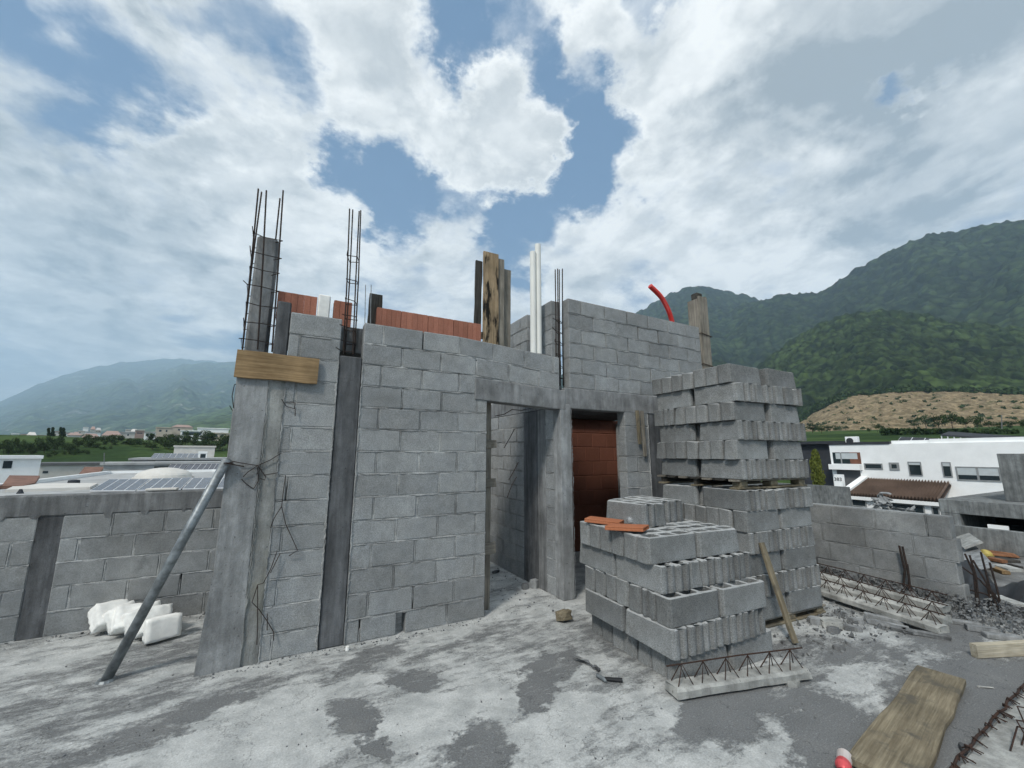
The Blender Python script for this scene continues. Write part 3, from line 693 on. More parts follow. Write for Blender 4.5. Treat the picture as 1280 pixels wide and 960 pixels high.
mb.tube([p + Vector((0, 0, .035)), p + Vector((0, 0, .035)) + d * .1, p + d + Vector((0, 0, .036)), p + d * 1.25 + Vector((0, 0, .04)), p + d * 1.5 + Vector((0, 0, .04)), p + d * 1.62 + Vector((0, 0, .04))], [.02, .034, .033, .028, .013, .013], 14)
tag(mb.build('plastic_bottle', M_CLEAR, smooth=True), 'crumpled clear plastic bottle beside the orange tiles on the stack', 'bottle')
# plank leaning on the rear stack
p0 = onZ(990, 806, .02); p1 = Vector((2.44, -1.62, .80))
o = plank('leaning_plank', Vector((2.30, -1.84, .015)), Vector((2.365, -1.585, .80)), .06, .03, (0, -1, .3), M_WOOD_DIRTY); tag(o, 'narrow dirty plank leaning upright against the lower rear stack', 'plank')
o = plank('wood_wedge', (2.32, -1.66, .15), (2.44, -1.66, .13), .05, .03, (0, -1, 0), M_WOOD_DIRTY)
bpy.data.objects.remove(o)

# ------------------------------------------------------------------ leaning pipe and foam bundle on the left
b = onZ(133, 851); tpt = onY(284, 574, -.06)
mb = MB(); mb.tube([b + Vector((0, 0, .012)), tpt], .034, 14)
o = tag(mb.build('leaning_pipe', M_PIPE, smooth=True, origin=b), 'grey steel pipe leaning against the left concrete column', 'pipe')
mb = MB(); mb.tube([b + Vector((0, 0, .001)), b + Vector((0, 0, .016))], [.06, .05], 12); mb.build('base_plate', M_PIPE, o)
mb = MB(); mb.tube([tpt + Vector((0, -.042, -.03)), tpt + Vector((.04, .0, -.03)), tpt + Vector((0, .042, -.03)), tpt + Vector((-.04, 0, -.03)), tpt + Vector((0, -.042, -.03)), tpt + Vector((.12, -.0, -.06))], .005, 5); mb.build('wire_tie', M_REBAR, o)
def foam(c, sz, rot, label):
    mb = MB(); bm = bmesh.new(); bmesh.ops.create_cube(bm, size=1)
    bmesh.ops.subdivide_edges(bm, edges=bm.edges[:], cuts=6, use_grid_fill=True)
    M = Matrix.Translation(c) @ Euler([R(a) for a in rot]).to_matrix().to_4x4()
    for v in bm.verts:
        q = v.co.copy(); m = max(abs(q.x), abs(q.y), abs(q.z)); 
        rr = q.normalized() * .62; w = q.lerp(rr, .07)
        w = Vector((w.x * sz[0], w.y * sz[1], w.z * sz[2])) + Vector((U(-1, 1), U(-1, 1), U(-1, 1))) * .0055
        v.co = M @ w
    mb.add([v.co.copy() for v in bm.verts], [[v.index for v in f.verts] for f in bm.faces]); bm.free()
    zmin = min(v[2] for v in mb.v); mb.v = [(v[0], v[1], v[2] - zmin + .002) for v in mb.v]
    return tag(mb.build('foam_piece', M_FOAM, smooth=True), label, 'foam piece', 'white foam pieces by the leaning pipe')
a = onZ(137, 788); e = onZ(202, 800)
FO = ['leftmost white foam piece by the left parapet', 'second white foam piece from the left, standing on edge', 'third white foam piece from the left, standing on edge',
      'white foam piece just left of the leaning pipe', 'white foam piece partly hidden behind the leaning pipe', 'rightmost white foam piece with a dark slit in its face']
for k in range(6):
    c = a.lerp(e, k / 5.0) + Vector((0, U(-.02, .02), .1))
    foam(c, (.11 + U(0, .04), .24 + U(-.03, .03), .17 + U(0, .05)), (U(-12, 12), [-44, -33, -38, -22, -30, -9][k], -58 + U(-16, 16) - 8 * (k == 5)), FO[k])
c = onZ(193, 788); q = (bpy.data.objects['foam_piece.005'])
# ------------------------------------------------------------------ joists with lattice rebar
def joist(p0, p1, label, w=.13, h=.055, th=.11, m=None, group='precast joists with lattice bars', n=None, z=0.0, name='precast_joist', cells=True):
    p0 = Vector(p0); p1 = Vector(p1); F = frame(p0, p1, (0, 0, 1)); L = (p1 - p0).length
    J = thing(name, p0, label, 'joist', group)
    mb = MB(); segs = 10; vs = []
    prof = [(-w / 2, 0), (w / 2, 0), (w / 2, h * .75), (w / 2 - .02, h), (-w / 2 + .02, h), (-w / 2, h * .75)]
    for i in range(segs + 1):
        for (y, zz) in prof: vs.append(F @ Vector((L * i / segs + (U(-.015, .015) if i in (0, segs) else 0), y + U(-.004, .004), zz + U(-.003, .003) * (zz > 0))))
    k = len(prof); fs = [(i * k + j, i * k + (j + 1) % k, (i + 1) * k + (j + 1) % k, (i + 1) * k + j) for i in range(segs) for j in range(k)] + [tuple(range(k))[::-1], tuple(segs * k + j for j in range(k))]
    mb.add(vs, fs); mb.build('concrete_base', m or M_CONC_PALE, J)
    mb = MB(); mb.tube([F @ Vector((-.02, 0, h + th)), F @ Vector((L * .5, .006, h + th + .004)), F @ Vector((L + .02, 0, h + th))], .0055, 6)
    n = n or max(3, round(L / .2))
    top = mb.build('top_bar', M_RUST, J)
    mb = MB()
    for i in range(n):
        x = L * (i + .5) / n; dx = L / n * .32
        for s in (-1, 1): mb.tube([F @ Vector((x - dx, s * w * .28, h - .005)), F @ Vector((x + U(-.01, .01), 0, h + th)), F @ Vector((x + dx, s * w * .28, h - .005))], .004, 5)
    mb.build('lattice_bar', M_RUST, J)
    return J
p0 = onZ(840, 869, .0); p1 = onZ(1004, 846, .0)
joist((p0.x - .02, p0.y - .01, .018), (p1.x, p1.y - .0, .022), 'short pale joist with six bar triangles in front of the block stack', w=.15, h=.06, th=.115, n=6, m=M_CONC_PALE)
mb = MB()
for q in (.2, .8):
    c = p0.lerp(p1, q); mb.box((c.x - .05, c.y - .05, .0), (c.x + .05, c.y + .05, .019), .003)
# joists piled along the right parapet
joist((4.02, -.55, .05), (3.64, -2.42, .045), 'nearest of the three long joists piled along the right parapet', w=.14, h=.06, th=.10)
joist((4.17, -.55, .07), (3.86, -2.38, .07), 'middle of the three long joists piled along the right parapet', w=.13, h=.07, th=.10)
joist((4.33, -.55, .12), (4.06, -2.33, .12), 'farthest of three long joists, tight against the right parapet rubble', w=.13, h=.07, th=.10)
# joist at the bottom right corner
J = thing('precast_joist', (1.9, -3.2, 0), 'wide pale concrete slab strip with rusty bars, bottom right corner', 'joist')
mb = MB(); vs = []
n = 16
for i in range(n + 1):
    x = 1.25 + 3.2 * i / n; y = -3.075 + .035 * math.sin(i * .5) * .2 + (x - 1.6) * .03
    for (dy, z) in ((0, 0), (0, .062), (-.012, .07), (-.55, .07), (-.55, 0)): vs.append((x, y + dy + U(-.004, .004), z + (U(-.002, .002) if z else 0)))
mb.add(vs, [(i * 5 + j, i * 5 + (j + 1) % 5, (i + 1) * 5 + (j + 1) % 5, (i + 1) * 5 + j) for i in range(n) for j in range(5)] + [(0, 1, 2, 3, 4), tuple(n * 5 + j for j in range(5))])
mb.build('concrete_base', M_CONC_PALE, J)
mb = MB(); P = [(1.25 + 3.2 * i / 30, -3.07 + (3.2 * i / 30 - .35) * .03 + U(-.008, .008), .085 + U(-.006, .006)) for i in range(31)]; mb.tube(P, .0065, 6)
for i in range(24):
    x = 1.35 + i * .125 + U(-.01, .01); y = -3.07 + (x - 1.6) * .03
    for k in range(3): mb.tube([(x + U(-.02, .02), y + U(-.03, .03), .075), (x + U(-.012, .012), y + U(-.012, .012), .1), (x + U(-.03, .03), y - .02 + U(-.04, .02), .085)], .0035, 4)
mb.build('top_bar', M_RUST, J)
mb = MB()
for k in range(9):
    x = 1.75 + U(0, .5); y = -3.22 + U(-.05, .05); mb.tube([(x, y, .075), (x + U(.1, .2), y + U(-.08, .1), .13 + U(0, .05)), (x + U(.25, .4), y + U(-.05, .12), .1 + U(0, .04))], .004, 4)
mb.build('lattice_bar', M_RUST, J)
# ------------------------------------------------------------------ boards on the floor
a = (onZ(1205, 857) + onZ(1150, 843)) / 2; c = (onZ(1068, 958) + onZ(1160, 962)) / 2
d = (c - a)
F0 = a + Vector((0, 0, .034)); F1 = a + d * 1.12 + Vector((0, 0, .03))
o = plank('plank', F0, F1, .275, .034, (0, 0, 1), M_WOOD_DIRTY, warp=.008, taper=(.9, 1.04), segs=8); tag(o, 'wide dirty weathered plank lying on the floor at bottom right', 'plank')
mb = MB(); q = a.lerp(c, .2); mb.box((q.x - .2, q.y - .05, .0), (q.x - .05, q.y + .06, .014))
o = plank('plank', (3.36, -2.665, .055), (4.6, -3.18, .055), .105, .05, (.38, .92, 0), M_WOOD_PALE); tag(o, 'pale board standing on its long edge near the right picture edge', 'plank')
# wood chunk, torn rag, broken hammer, crushed can
mb = MB(); mb.rock((.80, -.47, .06), (.10, .07, .08)); mb.rock((.86, -.44, .05), (.07, .05, .065)); tag(mb.build('wood_chunk', M_WOOD_DIRTY), 'brown broken wood chunk at the back left foot of front stack', 'wood chunk')
mb = MB()
P = [onZ(718, 826), onZ(728, 829), onZ(737, 832), onZ(743, 838), onZ(748, 836)]
vs = []
for i, p in enumerate(P):
    for k in range(4): vs.append(p + Vector((U(-.01, .01), (k - 1.5) * .012 * (1 + i * .3) + U(-.01, .01), .012 + U(0, .022))))
mb.add(vs, [(i * 4 + k, i * 4 + k + 1, (i + 1) * 4 + k + 1, (i + 1) * 4 + k) for i in range(len(P) - 1) for k in range(3)])
vs2 = [v - Vector((0, 0, .011)) for v in vs]; mb.add(vs2, [(i * 4 + k, (i + 1) * 4 + k, (i + 1) * 4 + k + 1, i * 4 + k + 1) for i in range(len(P) - 1) for k in range(3)])
tag(mb.build('rag', M_CONC_DARK), 'small crumpled dark rag lying on the pale floor patch', 'rag')
H = thing('hammer', onZ(760, 851), 'small hammer with a dark handle lying on the floor', 'hammer')
p = onZ(752, 851); q = onZ(778, 853)
mb = MB(); mb.tube([p + Vector((0, 0, .016)), q + Vector((0, 0, .014))], [.012, .016], 8); mb.build('handle', M_BLACK, H)
mb = MB(); mb.tube([p + Vector((-.005, .045, .02)), p + Vector((0, .015, .022)), p + Vector((0, -.02, .022)), p + Vector((.0, -.05, .018))], [.016, .014, .014, .008], 8); mb.build('head', M_PIPE, H)
def canf(t):
    z = t.n('ShaderNodeSeparateXYZ', i={0: t.coord()}).outputs[0]; n = t.noise(t.coord(), 30, 3)
    t.out(t.mix(t.ramp(t.math('ADD', z, t.math('MULTIPLY', n, .03)), .02, .035), (.62, .55, .52), (.60, .09, .10)), .35, n, .2, .004, .2)
M_CAN = mat('printed_can', canf)
p = onZ(1056, 962); mb = MB(); mb.tube([(-.07, 0, .033), (-.062, 0, .035), (-.02, 0, .034), (.045, 0, .035), (.055, 0, .03), (.06, 0, .026)], [.026, .034, .033, .035, .028, .024], 18)
o = mb.build('crushed_can', M_CAN, origin=(0, 0, 0)); o.location = p; o.rotation_euler = (0, 0, R(200)); tag(o, 'red and white drink can at the bottom edge beside the plank', 'can')
# ------------------------------------------------------------------ rubble
def slabchunk(px, py, L, w, h, rz, label, m=None, z=0, tilt=0):
    c = onZ(px, py, z); mb = MB(); pts = []
    n = 7
    for k in range(n):
        an = 2 * math.pi * k / n + U(-.25, .25); pts.append((math.cos(an) * L / 2 * U(.85, 1.12), math.sin(an) * w / 2 * U(.85, 1.15)))
    M = Matrix.Translation((c.x, c.y, z + .001)) @ Matrix.Rotation(R(rz), 4, 'Z') @ Matrix.Rotation(R(tilt), 4, 'Y')
    mb.prism(pts, 0, h * .75, 0, M); mb.prism([(x * .93, y * .9) for x, y in pts], h * .75 + .0005, h, 0, M)
    if tilt:
        zm = min(v[2] for v in mb.v); mb.v = [(v[0], v[1], v[2] - zm + z) for v in mb.v]
    return tag(mb.build('concrete_chunk', m or M_CONC_MID), label, 'rubble chunk', 'broken concrete pieces on the floor')
def bar(px, py, L, w, h, rz, label, m=None, z=0):
    c = onZ(px, py, z); mb = MB(); M = Matrix.Translation((c.x, c.y, z + .001)) @ Matrix.Rotation(R(rz), 4, 'Z')
    mb.box((-L / 2, -w / 2, 0), (L / 2, w / 2, h), .006, M); mb.v = [(v[0] + U(-.006, .006), v[1] + U(-.006, .006), v[2]) for v in mb.v]
    return tag(mb.build('mortar_bar', m or M_CONC_MID), label, 'rubble bar', 'broken mortar strips on the floor')
slabchunk(1041, 782, .24, .2, .05, 20, 'pale flat concrete slab fragment between the leaning plank and the joists', M_CONC_PALE)
slabchunk(1018, 779, .14, .12, .05, 60, 'grey chunk just left of the pale slab fragment', M_CONC)
slabchunk(1066, 788, .15, .08, .04, -60, 'thick grey chunk just right of the pale slab fragment')
slabchunk(1042, 791, .11, .07, .05, -50, 'dark tilted chunk at the front of the pale slab fragment')
slabchunk(1071, 779, .14, .06, .04, -70, 'narrow grey chunk behind the pale slab fragment', M_CONC)
slabchunk(1049, 812, .10, .06, .03, -40, 'small lone chunk lying below the pale slab fragment')
slabchunk(1062, 806, .09, .04, .025, 60, 'small sliver of concrete right of the small lone chunk', M_CONC)
slabchunk(991, 856, .12, .08, .03, -20, 'pale fragment at the right end of the short joist', M_CONC_PALE)
bar(1105, 777, .30, .06, .05, -75, 'long grey mortar strip, left one beside the nearest joist', M_CONC)
bar(1110, 784, .30, .06, .04, -72, 'long grey mortar strip in front of its twin beside the joist', M_CONC)
bar(1160, 796, .30, .05, .04, -62, 'grey mortar strip along the near end of the joists')
bar(1128, 790, .16, .06, .035, -80, 'short grey mortar strip in the middle of the row')
bar(1138, 792, .12, .06, .035, -60, 'short grey mortar strip right of the middle one')
bar(1204, 781, .26, .06, .04, -60, 'grey mortar strip right of the joist ends', M_CONC)
bar(1228, 790, .22, .07, .05, -55, 'flat grey mortar strip below the bent rebar', M_CONC)
bar(1253, 799, .24, .09, .04, -50, 'pale flat strip under the timber formwork offcut', M_CONC)
bar(1232, 860, .10, .012, .01, -40, 'thin stick fragment on the dark floor above the corner slab', M_CONC_PALE)
slabchunk(1208, 942, .10, .05, .03, 30, 'dark broken tile piece beside the rusty bar, bottom right', M_CONC_DARK)
slabchunk(669, 734, .16, .11, .09, 10, 'rounded grey lump inside the first doorway by the pillar', M_CONC)
slabchunk(656, 736, .08, .09, .06, 40, 'small grey lump inside the first doorway, left one', M_CONC_MID)
slabchunk(620, 716, .14, .05, .03, 20, 'dark flat scrap inside the first doorway behind the jamb', M_CONC_DARK)
slabchunk(434, 813, .035, .03, .03, 0, 'tiny white lump at the foot of the dark tie column', M_FOAM)
mb = MB()
def stones(n, fn, smin, smax):
    for _ in range(n):
        x, y, z = fn(); s = smin * (smax / smin) ** (rnd() ** 2.2)
        a, b, c = U(.7, 1.3) * s, U(.6, 1.1) * s, U(.4, .9) * s
        A = Euler((U(0, 6), U(0, 6), U(0, 6))).to_matrix()
        vs = [Vector((a, 0, -c * .5)), Vector((-a * .5, b, -c * .4)), Vector((-a * .6, -b, -c * .5)), Vector((a * .3, b * .4, c)), Vector((-a * .4, -b * .2, c * .8))]
        vs = [A @ v + Vector((x, y, z + s * .35)) for v in vs]
        mb.add(vs, [(0, 2, 1), (0, 1, 3), (1, 2, 4), (1, 4, 3), (2, 0, 4), (0, 3, 4)])
def heapz(x, y): return .16 * max(0, 1 - ((x - 4.72) / .55) ** 2) * (1 if y > -2.6 else max(0, 1 - (-2.6 - y) / .5))
def f1():
    x, y = U(4.28, 4.95), U(-2.95, -.6); x = min(x, 4.685) if y > -2.3 else x; return x, y, heapz(x, y) * rnd()
stones(4600, f1, .006, .028)
def f2(): return random.gauss(3.35, .28), random.gauss(-1.55, .28), 0
stones(520, f2, .006, .035)
def f3(): return random.gauss(2.5, .5), random.gauss(-1.85, .14), 0
stones(260, f3, .004, .03)
def f4():
    q = onZ(U(20, 1260), U(770, 950)); return q.x, q.y, 0
stones(420, f4, .0025, .011)
def f5(): return U(-2.2, .15), U(-.12, -.01), 0
stones(320, f5, .003, .014)
def f6(): return U(.2, 1.1), U(-.2, 1.6), 0
stones(160, f6, .004, .02)
def f7(): return U(-5, -2.3), U(1.25, 1.44), 0
stones(260, f7, .003, .02)
tag(mb.build('gravel', mat('gravel_stone', block_fn((.24, .25, .255), .6, .2))), kind='stuff')
# ------------------------------------------------------------------ loose rebar on the right
def rebars(name, lines, label, r=.011):
    a = Vector(lines[0][0]); T = thing(name, (a.x, a.y, 0), label, 'rebar')
    for L in lines: mb = MB(); mb.tube(L, r, 6); mb.build('rebar_rod', M_REBAR, T)
    return T
g = lambda px, py: onX(px, py, 4.62)
rebars('rebar_stakes', [[(4.60, -1.80, 0), g(1131, 712), g(1124, 682)], [(4.62, -1.86, 0), g(1136, 720), g(1128, 683)], [(4.58, -1.90, 0), g(1138, 738), g(1134, 705)]], 'two dark rebar stakes standing against the middle of right parapet')
def h(px, py, X=4.85): return onX(px, py, X)
rebars('rebar_stakes', [[h(1222, 765), h(1217, 715), h(1206, 692)], [h(1225, 768), h(1220, 720), h(1212, 694)], [h(1240, 762), h(1234, 730), h(1216, 700)], [h(1253, 775), h(1238, 738), h(1226, 690)],
        [h(1256, 778), h(1246, 735), h(1237, 703)], [h(1246, 748), h(1225, 725), h(1203, 709)], [h(1262, 778), h(1243, 742), h(1228, 728)], [h(1250, 750), h(1230, 742), h(1207, 736)]], 'tangle of dark bent rebar rising from the broken parapet end', .009)
F = thing('timber_offcut', (4.6, -3.0, 0), 'timber formwork offcut standing on end at the right picture edge', 'formwork')
for k in range(3): plank('board', (4.52 + k * .09, -2.93 - k * .07, 0), (4.53 + k * .09, -2.92 - k * .07, .27 + .02 * k), .11, .03, (-.6, .8, 0) if False else (-.8, -.3, 0), M_WOOD_DIRTY if k % 2 else M_WOOD_GREY, F)

# ------------------------------------------------------------------ noise helpers for terrain
def _h(ix, iy, s):
    n = (ix.astype(np.int64) * 374761393 + iy.astype(np.int64) * 668265263 + s * 1442695041) & 0xffffffff
    n = ((n ^ (n >> 13)) * 1274126177) & 0xffffffff
    return ((n ^ (n >> 16)) & 0xffff) / 65535.0
def vn(x, y, s=0):
    ix = np.floor(x); iy = np.floor(y); fx = x - ix; fy = y - iy; fx = fx * fx * (3 - 2 * fx); fy = fy * fy * (3 - 2 * fy)
    a = _h(ix, iy, s); b = _h(ix + 1, iy, s); c = _h(ix, iy + 1, s); d = _h(ix + 1, iy + 1, s)
    return (a * (1 - fx) + b * fx) * (1 - fy) + (c * (1 - fx) + d * fx) * fy
def fbm(x, y, o=4, s=0, g=.5):
    t = 0; a = 1; n = 0
    for k in range(o): t = t + a * vn(x * 2 ** k + 17.3 * k, y * 2 ** k - 9.1 * k, s + k); n += a; a *= g
    return t / n
def sstep(a, b, x):
    t = np.clip((x - a) / (b - a), 0, 1); return t * t * (3 - 2 * t)
def az_of(px, py=560):
    d = ray(px, py); return math.atan2(d.x, d.y)
def grid_obj(name, P, m, kind='structure', smooth=True):
    M, N, _ = P.shape; vs = P.reshape(-1, 3)
    i = np.arange(M - 1)[:, None] * N + np.arange(N - 1)[None, :]
    f = np.stack([i, i + 1, i + N + 1, i + N], -1).reshape(-1, 4)
    me = bpy.data.meshes.new(name); me.vertices.add(len(vs)); me.vertices.foreach_set('co', vs.astype(np.float32).ravel())
    me.loops.add(f.size); me.loops.foreach_set('vertex_index', f.astype(np.int32).ravel())
    me.polygons.add(len(f)); me.polygons.foreach_set('loop_start', np.arange(0, f.size, 4, dtype=np.int32)); me.polygons.foreach_set('use_smooth', np.full(len(f), smooth))
    me.update(calc_edges=True); me.validate(); me.materials.append(m)
    o = bpy.data.objects.new(name, me); COL.objects.link(o); return tag(o, kind=kind)

def forest_fn(a, b, cell, dry=None, cellmix=.6):
    def f(t):
        p = t.pos(); q = t.mapping(p, sc=(1, 1, .6))
        v = t.n('ShaderNodeTexVoronoi', i={'Vector': q, 'Scale': 1 / cell})
        vc = t.n('ShaderNodeSeparateColor', i={0: v.outputs['Color']}).outputs[0]
        n = t.noise(q, .5 / cell, 5, .65); big = t.noise(p, .06 / cell, 4, .6)
        k = t.math('ADD', t.math('MULTIPLY', vc, cellmix), t.math('MULTIPLY', t.ramp(n, .3, .7), 1 - cellmix))
        c = t.mix(k, a, b); c = t.mul(c, t.ramp(big, .3, .7, .75, 1.2))
        if dry: c = t.mix(t.ramp(t.noise(q, .35 / cell, 5, .7), .58, .70), c, dry)
        c = t.mul(c, t.ramp(v.outputs['Distance'], .25, .75, 1.15, .5)); t.out(c, .95, t.math('MULTIPLY', v.outputs['Distance'], -1.0), 1.0, cell * .5, spec=.05)  # crown rims darkened in the colour, standing in for shade between trees
    return f
M_FOREST = mat('forest_near', forest_fn((.004, .011, .004), (.058, .088, .028), 9, None, .75))
M_FOREST2 = mat('forest_mid', forest_fn((.004, .010, .005), (.042, .064, .024), 20, None, .7))
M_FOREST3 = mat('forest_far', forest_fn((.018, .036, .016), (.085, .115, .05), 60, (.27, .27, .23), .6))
M_FOREST4 = mat('forest_foothill', forest_fn((.05, .085, .03), (.10, .14, .05), 40, None, .5))
def soil_fn(t):
    p = t.pos(); n = t.noise(t.mapping(p, sc=(1, 1, .5)), .22, 6, .68); n2 = t.noise(p, .9, 4, .6); s = t.noise(t.mapping(p, sc=(1, 1, .6)), .13, 5, .7)
    c = t.mix(t.ramp(n, .34, .66), (.13, .10, .06), (.30, .235, .145)); c = t.mul(c, t.ramp(n2, .3, .7, .75, 1.2))
    c = t.mix(t.ramp(s, .54, .66, 0, .85), c, (.07, .075, .035)); t.out(c, .95, n2, .6, 1.0, spec=.05)
M_SOIL = mat('bare_soil', soil_fn)

def mountain(name, crest, Rc, r0, z0, m, N=300, M=120, p=1.25, amp=.05, gl=300, canopy=(0, 1), back=.5, dz=None, seed=0, rjit=.08):
    """terrain from its foot at r0 up to a crest at distance Rc, with gullies and a falling back side"""
    azs = np.array([az_of(x, y) for x, y in crest]); hz = np.array([at(x, y, Rc).z for x, y in crest])
    A = np.linspace(azs[0], azs[-1], N); H = np.interp(A, azs, hz)
    H = H + (fbm(A * Rc / gl * 3, A * 0, 4, seed) - .5) * (H - z0) * .03
    nb = int(M * .25); S = np.concatenate([np.linspace(0, 1, M), 1 + np.linspace(0, back, nb + 1)[1:]])
    a = A[None, :]; s = S[:, None]
    rc = Rc * (1 + rjit * (fbm(A * 6, A * 0 + 3.1, 3, seed + 5) - .5))[None, :]
    Hc = (H - CAM.z)[None, :] * rc / Rc + CAM.z
    r = r0 + (rc - r0) * s
    up = np.clip(s, 0, 1) ** p; z = z0 + (Hc - z0) * up
    z = np.where(s > 1, Hc - (Hc - z0) * .55 * (s - 1) / back * 1.2, z)
    X = CAM.x + np.sin(a) * r; Y = CAM.y + np.cos(a) * r
    gully = 1 - np.abs(2 * fbm(a * Rc / gl + 0 * s, r / gl * .45, 4, seed + 9) - 1)
    z = z - (Hc - z0) * amp * (gully - .5) * 2 * np.clip(s * (1.0 - s) * 4, 0, 1)
    if canopy[0]:
        c = fbm(X / canopy[1], Y / canopy[1], 3, seed + 20, .6); c = np.where(c > .5, c, c * .8)
        z = z + canopy[0] * (c - .45) * 2
    return grid_obj(name, np.stack([X, Y, z], -1), m)
# left massif, far and hazy, with a nearer ridge and a green foothill
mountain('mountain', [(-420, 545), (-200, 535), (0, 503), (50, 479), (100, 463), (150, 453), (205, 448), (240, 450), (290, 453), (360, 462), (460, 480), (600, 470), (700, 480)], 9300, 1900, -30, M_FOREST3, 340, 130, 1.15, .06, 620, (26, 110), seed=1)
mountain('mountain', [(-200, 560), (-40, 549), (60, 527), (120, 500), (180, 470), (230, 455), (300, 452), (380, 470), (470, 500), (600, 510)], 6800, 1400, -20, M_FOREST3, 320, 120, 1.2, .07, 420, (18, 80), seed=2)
mountain('foothill', [(80, 557), (140, 543), (190, 533), (230, 522), (290, 508), (350, 505), (430, 520), (560, 540), (640, 545)], 2600, 420, -10, M_FOREST4, 220, 90, 1.1, .05, 160, (6, 34), seed=3)
# right: small peak, long main ridge, green spur
mountain('mountain', [(600, 545), (700, 470), (780, 402), (838, 366), (872, 357), (905, 364), (950, 374), (1010, 392), (1100, 440), (1250, 500)], 2100, 420, 0, M_FOREST2, 300, 160, 1.2, .11, 340, (13, 26), seed=4)
mountain('mountain', [(760, 500), (860, 420), (930, 378), (985, 368), (1022, 366), (1060, 343), (1100, 320), (1140, 300), (1165, 293), (1205, 290), (1242, 277), (1285, 274), (1360, 262), (1500, 250), (1750, 270)], 1700, 420, 0, M_FOREST2, 460, 200, 1.25, .13, 380, (13, 24), seed=5)
mountain('spur', [(880, 545), (915, 488), (945, 457), (980, 431), (1020, 406), (1060, 393), (1100, 391), (1150, 394), (1200, 402), (1260, 410), (1340, 410), (1480, 400), (1700, 420)], 850, 300, 6, M_FOREST, 560, 320, 1.3, .07, 150, (7.5, 10), seed=6)
def soil():
    crest = [(960, 545), (1000, 527), (1030, 507), (1060, 494), (1110, 489), (1170, 487), (1230, 489), (1290, 492), (1400, 497), (1600, 520)]
    return mountain('soil_slope', crest, 410, 240, 9, M_SOIL, 260, 90, 1.1, .06, 40, (1.6, 5), back=.35, seed=7, rjit=.02)
SOIL = soil()
# terrain sheet
def terr(r, az):
    L = np.interp(r, [0, 30, 85, 97, 130, 180, 300, 700, 6000], [-8, -8, -6, .0, 4.3, 6.5, 10, 4, -40])
    Q = np.interp(r, [0, 45, 60, 75, 100, 150, 240, 300, 700, 6000], [-8, -8, -2, 3.5, 5.2, 8.1, 12.5, 12, 2, -40])
    w = sstep(R(8), R(26), az); return L * (1 - w) + Q * w
def ground_fn(t):
    p = t.pos(); n = t.noise(p, .05, 5, .6); n2 = t.noise(p, .6, 4, .65)
    g = t.mix(t.ramp(n, .4, .6), (.028, .052, .018), (.058, .092, .028)); g = t.mul(g, t.ramp(n2, .3, .7, .8, 1.15))
    d = t.vm('LENGTH', t.vm('SUBTRACT', p, (CAM.x, CAM.y, 0)))
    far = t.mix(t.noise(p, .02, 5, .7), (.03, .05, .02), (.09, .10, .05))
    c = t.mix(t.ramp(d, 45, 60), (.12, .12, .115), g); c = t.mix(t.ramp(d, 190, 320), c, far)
    t.out(c, .95, n2, .4, .2, spec=.05)
M_GROUND = mat('ground', ground_fn)
rs = np.concatenate([[.5, 12], np.linspace(25, 320, 90), np.geomspace(330, 6000, 40)])
A = np.concatenate([np.linspace(-math.pi, YAW - 1.1, 60, endpoint=False), np.linspace(YAW - 1.1, YAW + 1.1, 160, endpoint=False), np.linspace(YAW + 1.1, math.pi, 61)])
r_, a_ = np.meshgrid(rs, A, indexing='ij')
Z = terr(r_, a_ - YAW) + np.where(r_ > 60, (fbm(r_ * np.sin(a_) / 14, r_ * np.cos(a_) / 14, 3, 31) - .5) * np.clip((r_ - 60) / 60, 0, 1) * 1.1, 0)
grid_obj('ground', np.stack([CAM.x + np.sin(a_) * r_, CAM.y + np.cos(a_) * r_, Z], -1), M_GROUND)

# ------------------------------------------------------------------ foliage
def leaf_fn(a, b):
    def f(t):
        r = rnd_island(t); o = rnd_obj(t)
        c = t.mix(r, a, b); t.out(t.mul(c, t.math('MULTIPLY_ADD', o, .5, .75)), .8, spec=.1)
    return f
M_LEAF = mat('leaf_dark', leaf_fn((.016, .034, .013), (.048, .075, .026)))
M_LEAF2 = mat('leaf_mid', leaf_fn((.025, .046, .018), (.07, .10, .036)))
M_LEAF3 = mat('leaf_yellow', leaf_fn((.06, .075, .016), (.13, .15, .035)))
M_BARK = mat('bark', plain_fn((.07, .055, .04), .9, .3, 3))
def crown_mesh(name, m, lobes, n, size, seed):
    rr = random.Random(seed); mb = MB()
    for _ in range(n):
        c, rad = rr.choice(lobes)
        d = Vector((rr.gauss(0, 1), rr.gauss(0, 1), rr.gauss(0, 1))).normalized() * (rr.random() ** .45)
        p = Vector(c) + Vector((d.x * rad[0], d.y * rad[1], d.z * rad[2])); s = size * rr.uniform(.6, 1.4)
        A_ = Euler((rr.uniform(0, 6), rr.uniform(0, 6), rr.uniform(0, 6))).to_matrix()
        q = [Vector((-s, -s * .6, 0)), Vector((s, -s * .5, s * .25)), Vector((s * .8, s * .6, 0)), Vector((-s * .7, s * .7, s * .2))]
        mb.add([A_ @ w + p for w in q], [(0, 1, 2, 3)])
    me = bpy.data.meshes.new(name); me.from_pydata(mb.v, [], mb.f); me.materials.append(m); return me
def trunk_mesh(h, r, seed):
    rr = random.Random(seed); mb = MB(); top = Vector((rr.uniform(-.05, .05), rr.uniform(-.05, .05), h))
    mb.tube([(0, 0, -.06), (0, 0, h * .4), top], [r, r * .8, r * .5], 7)
    for k in range(5):
        a = k * 1.256 + rr.uniform(-.3, .3); b = top * rr.uniform(.6, 1); mb.tube([b, b + Vector((math.cos(a) * .16, math.sin(a) * .16, .18))], [r * .45, r * .15], 5)
    me = bpy.data.meshes.new('trunk'); me.from_pydata(mb.v, [], mb.f); me.materials.append(M_BARK); return me
TREES = []
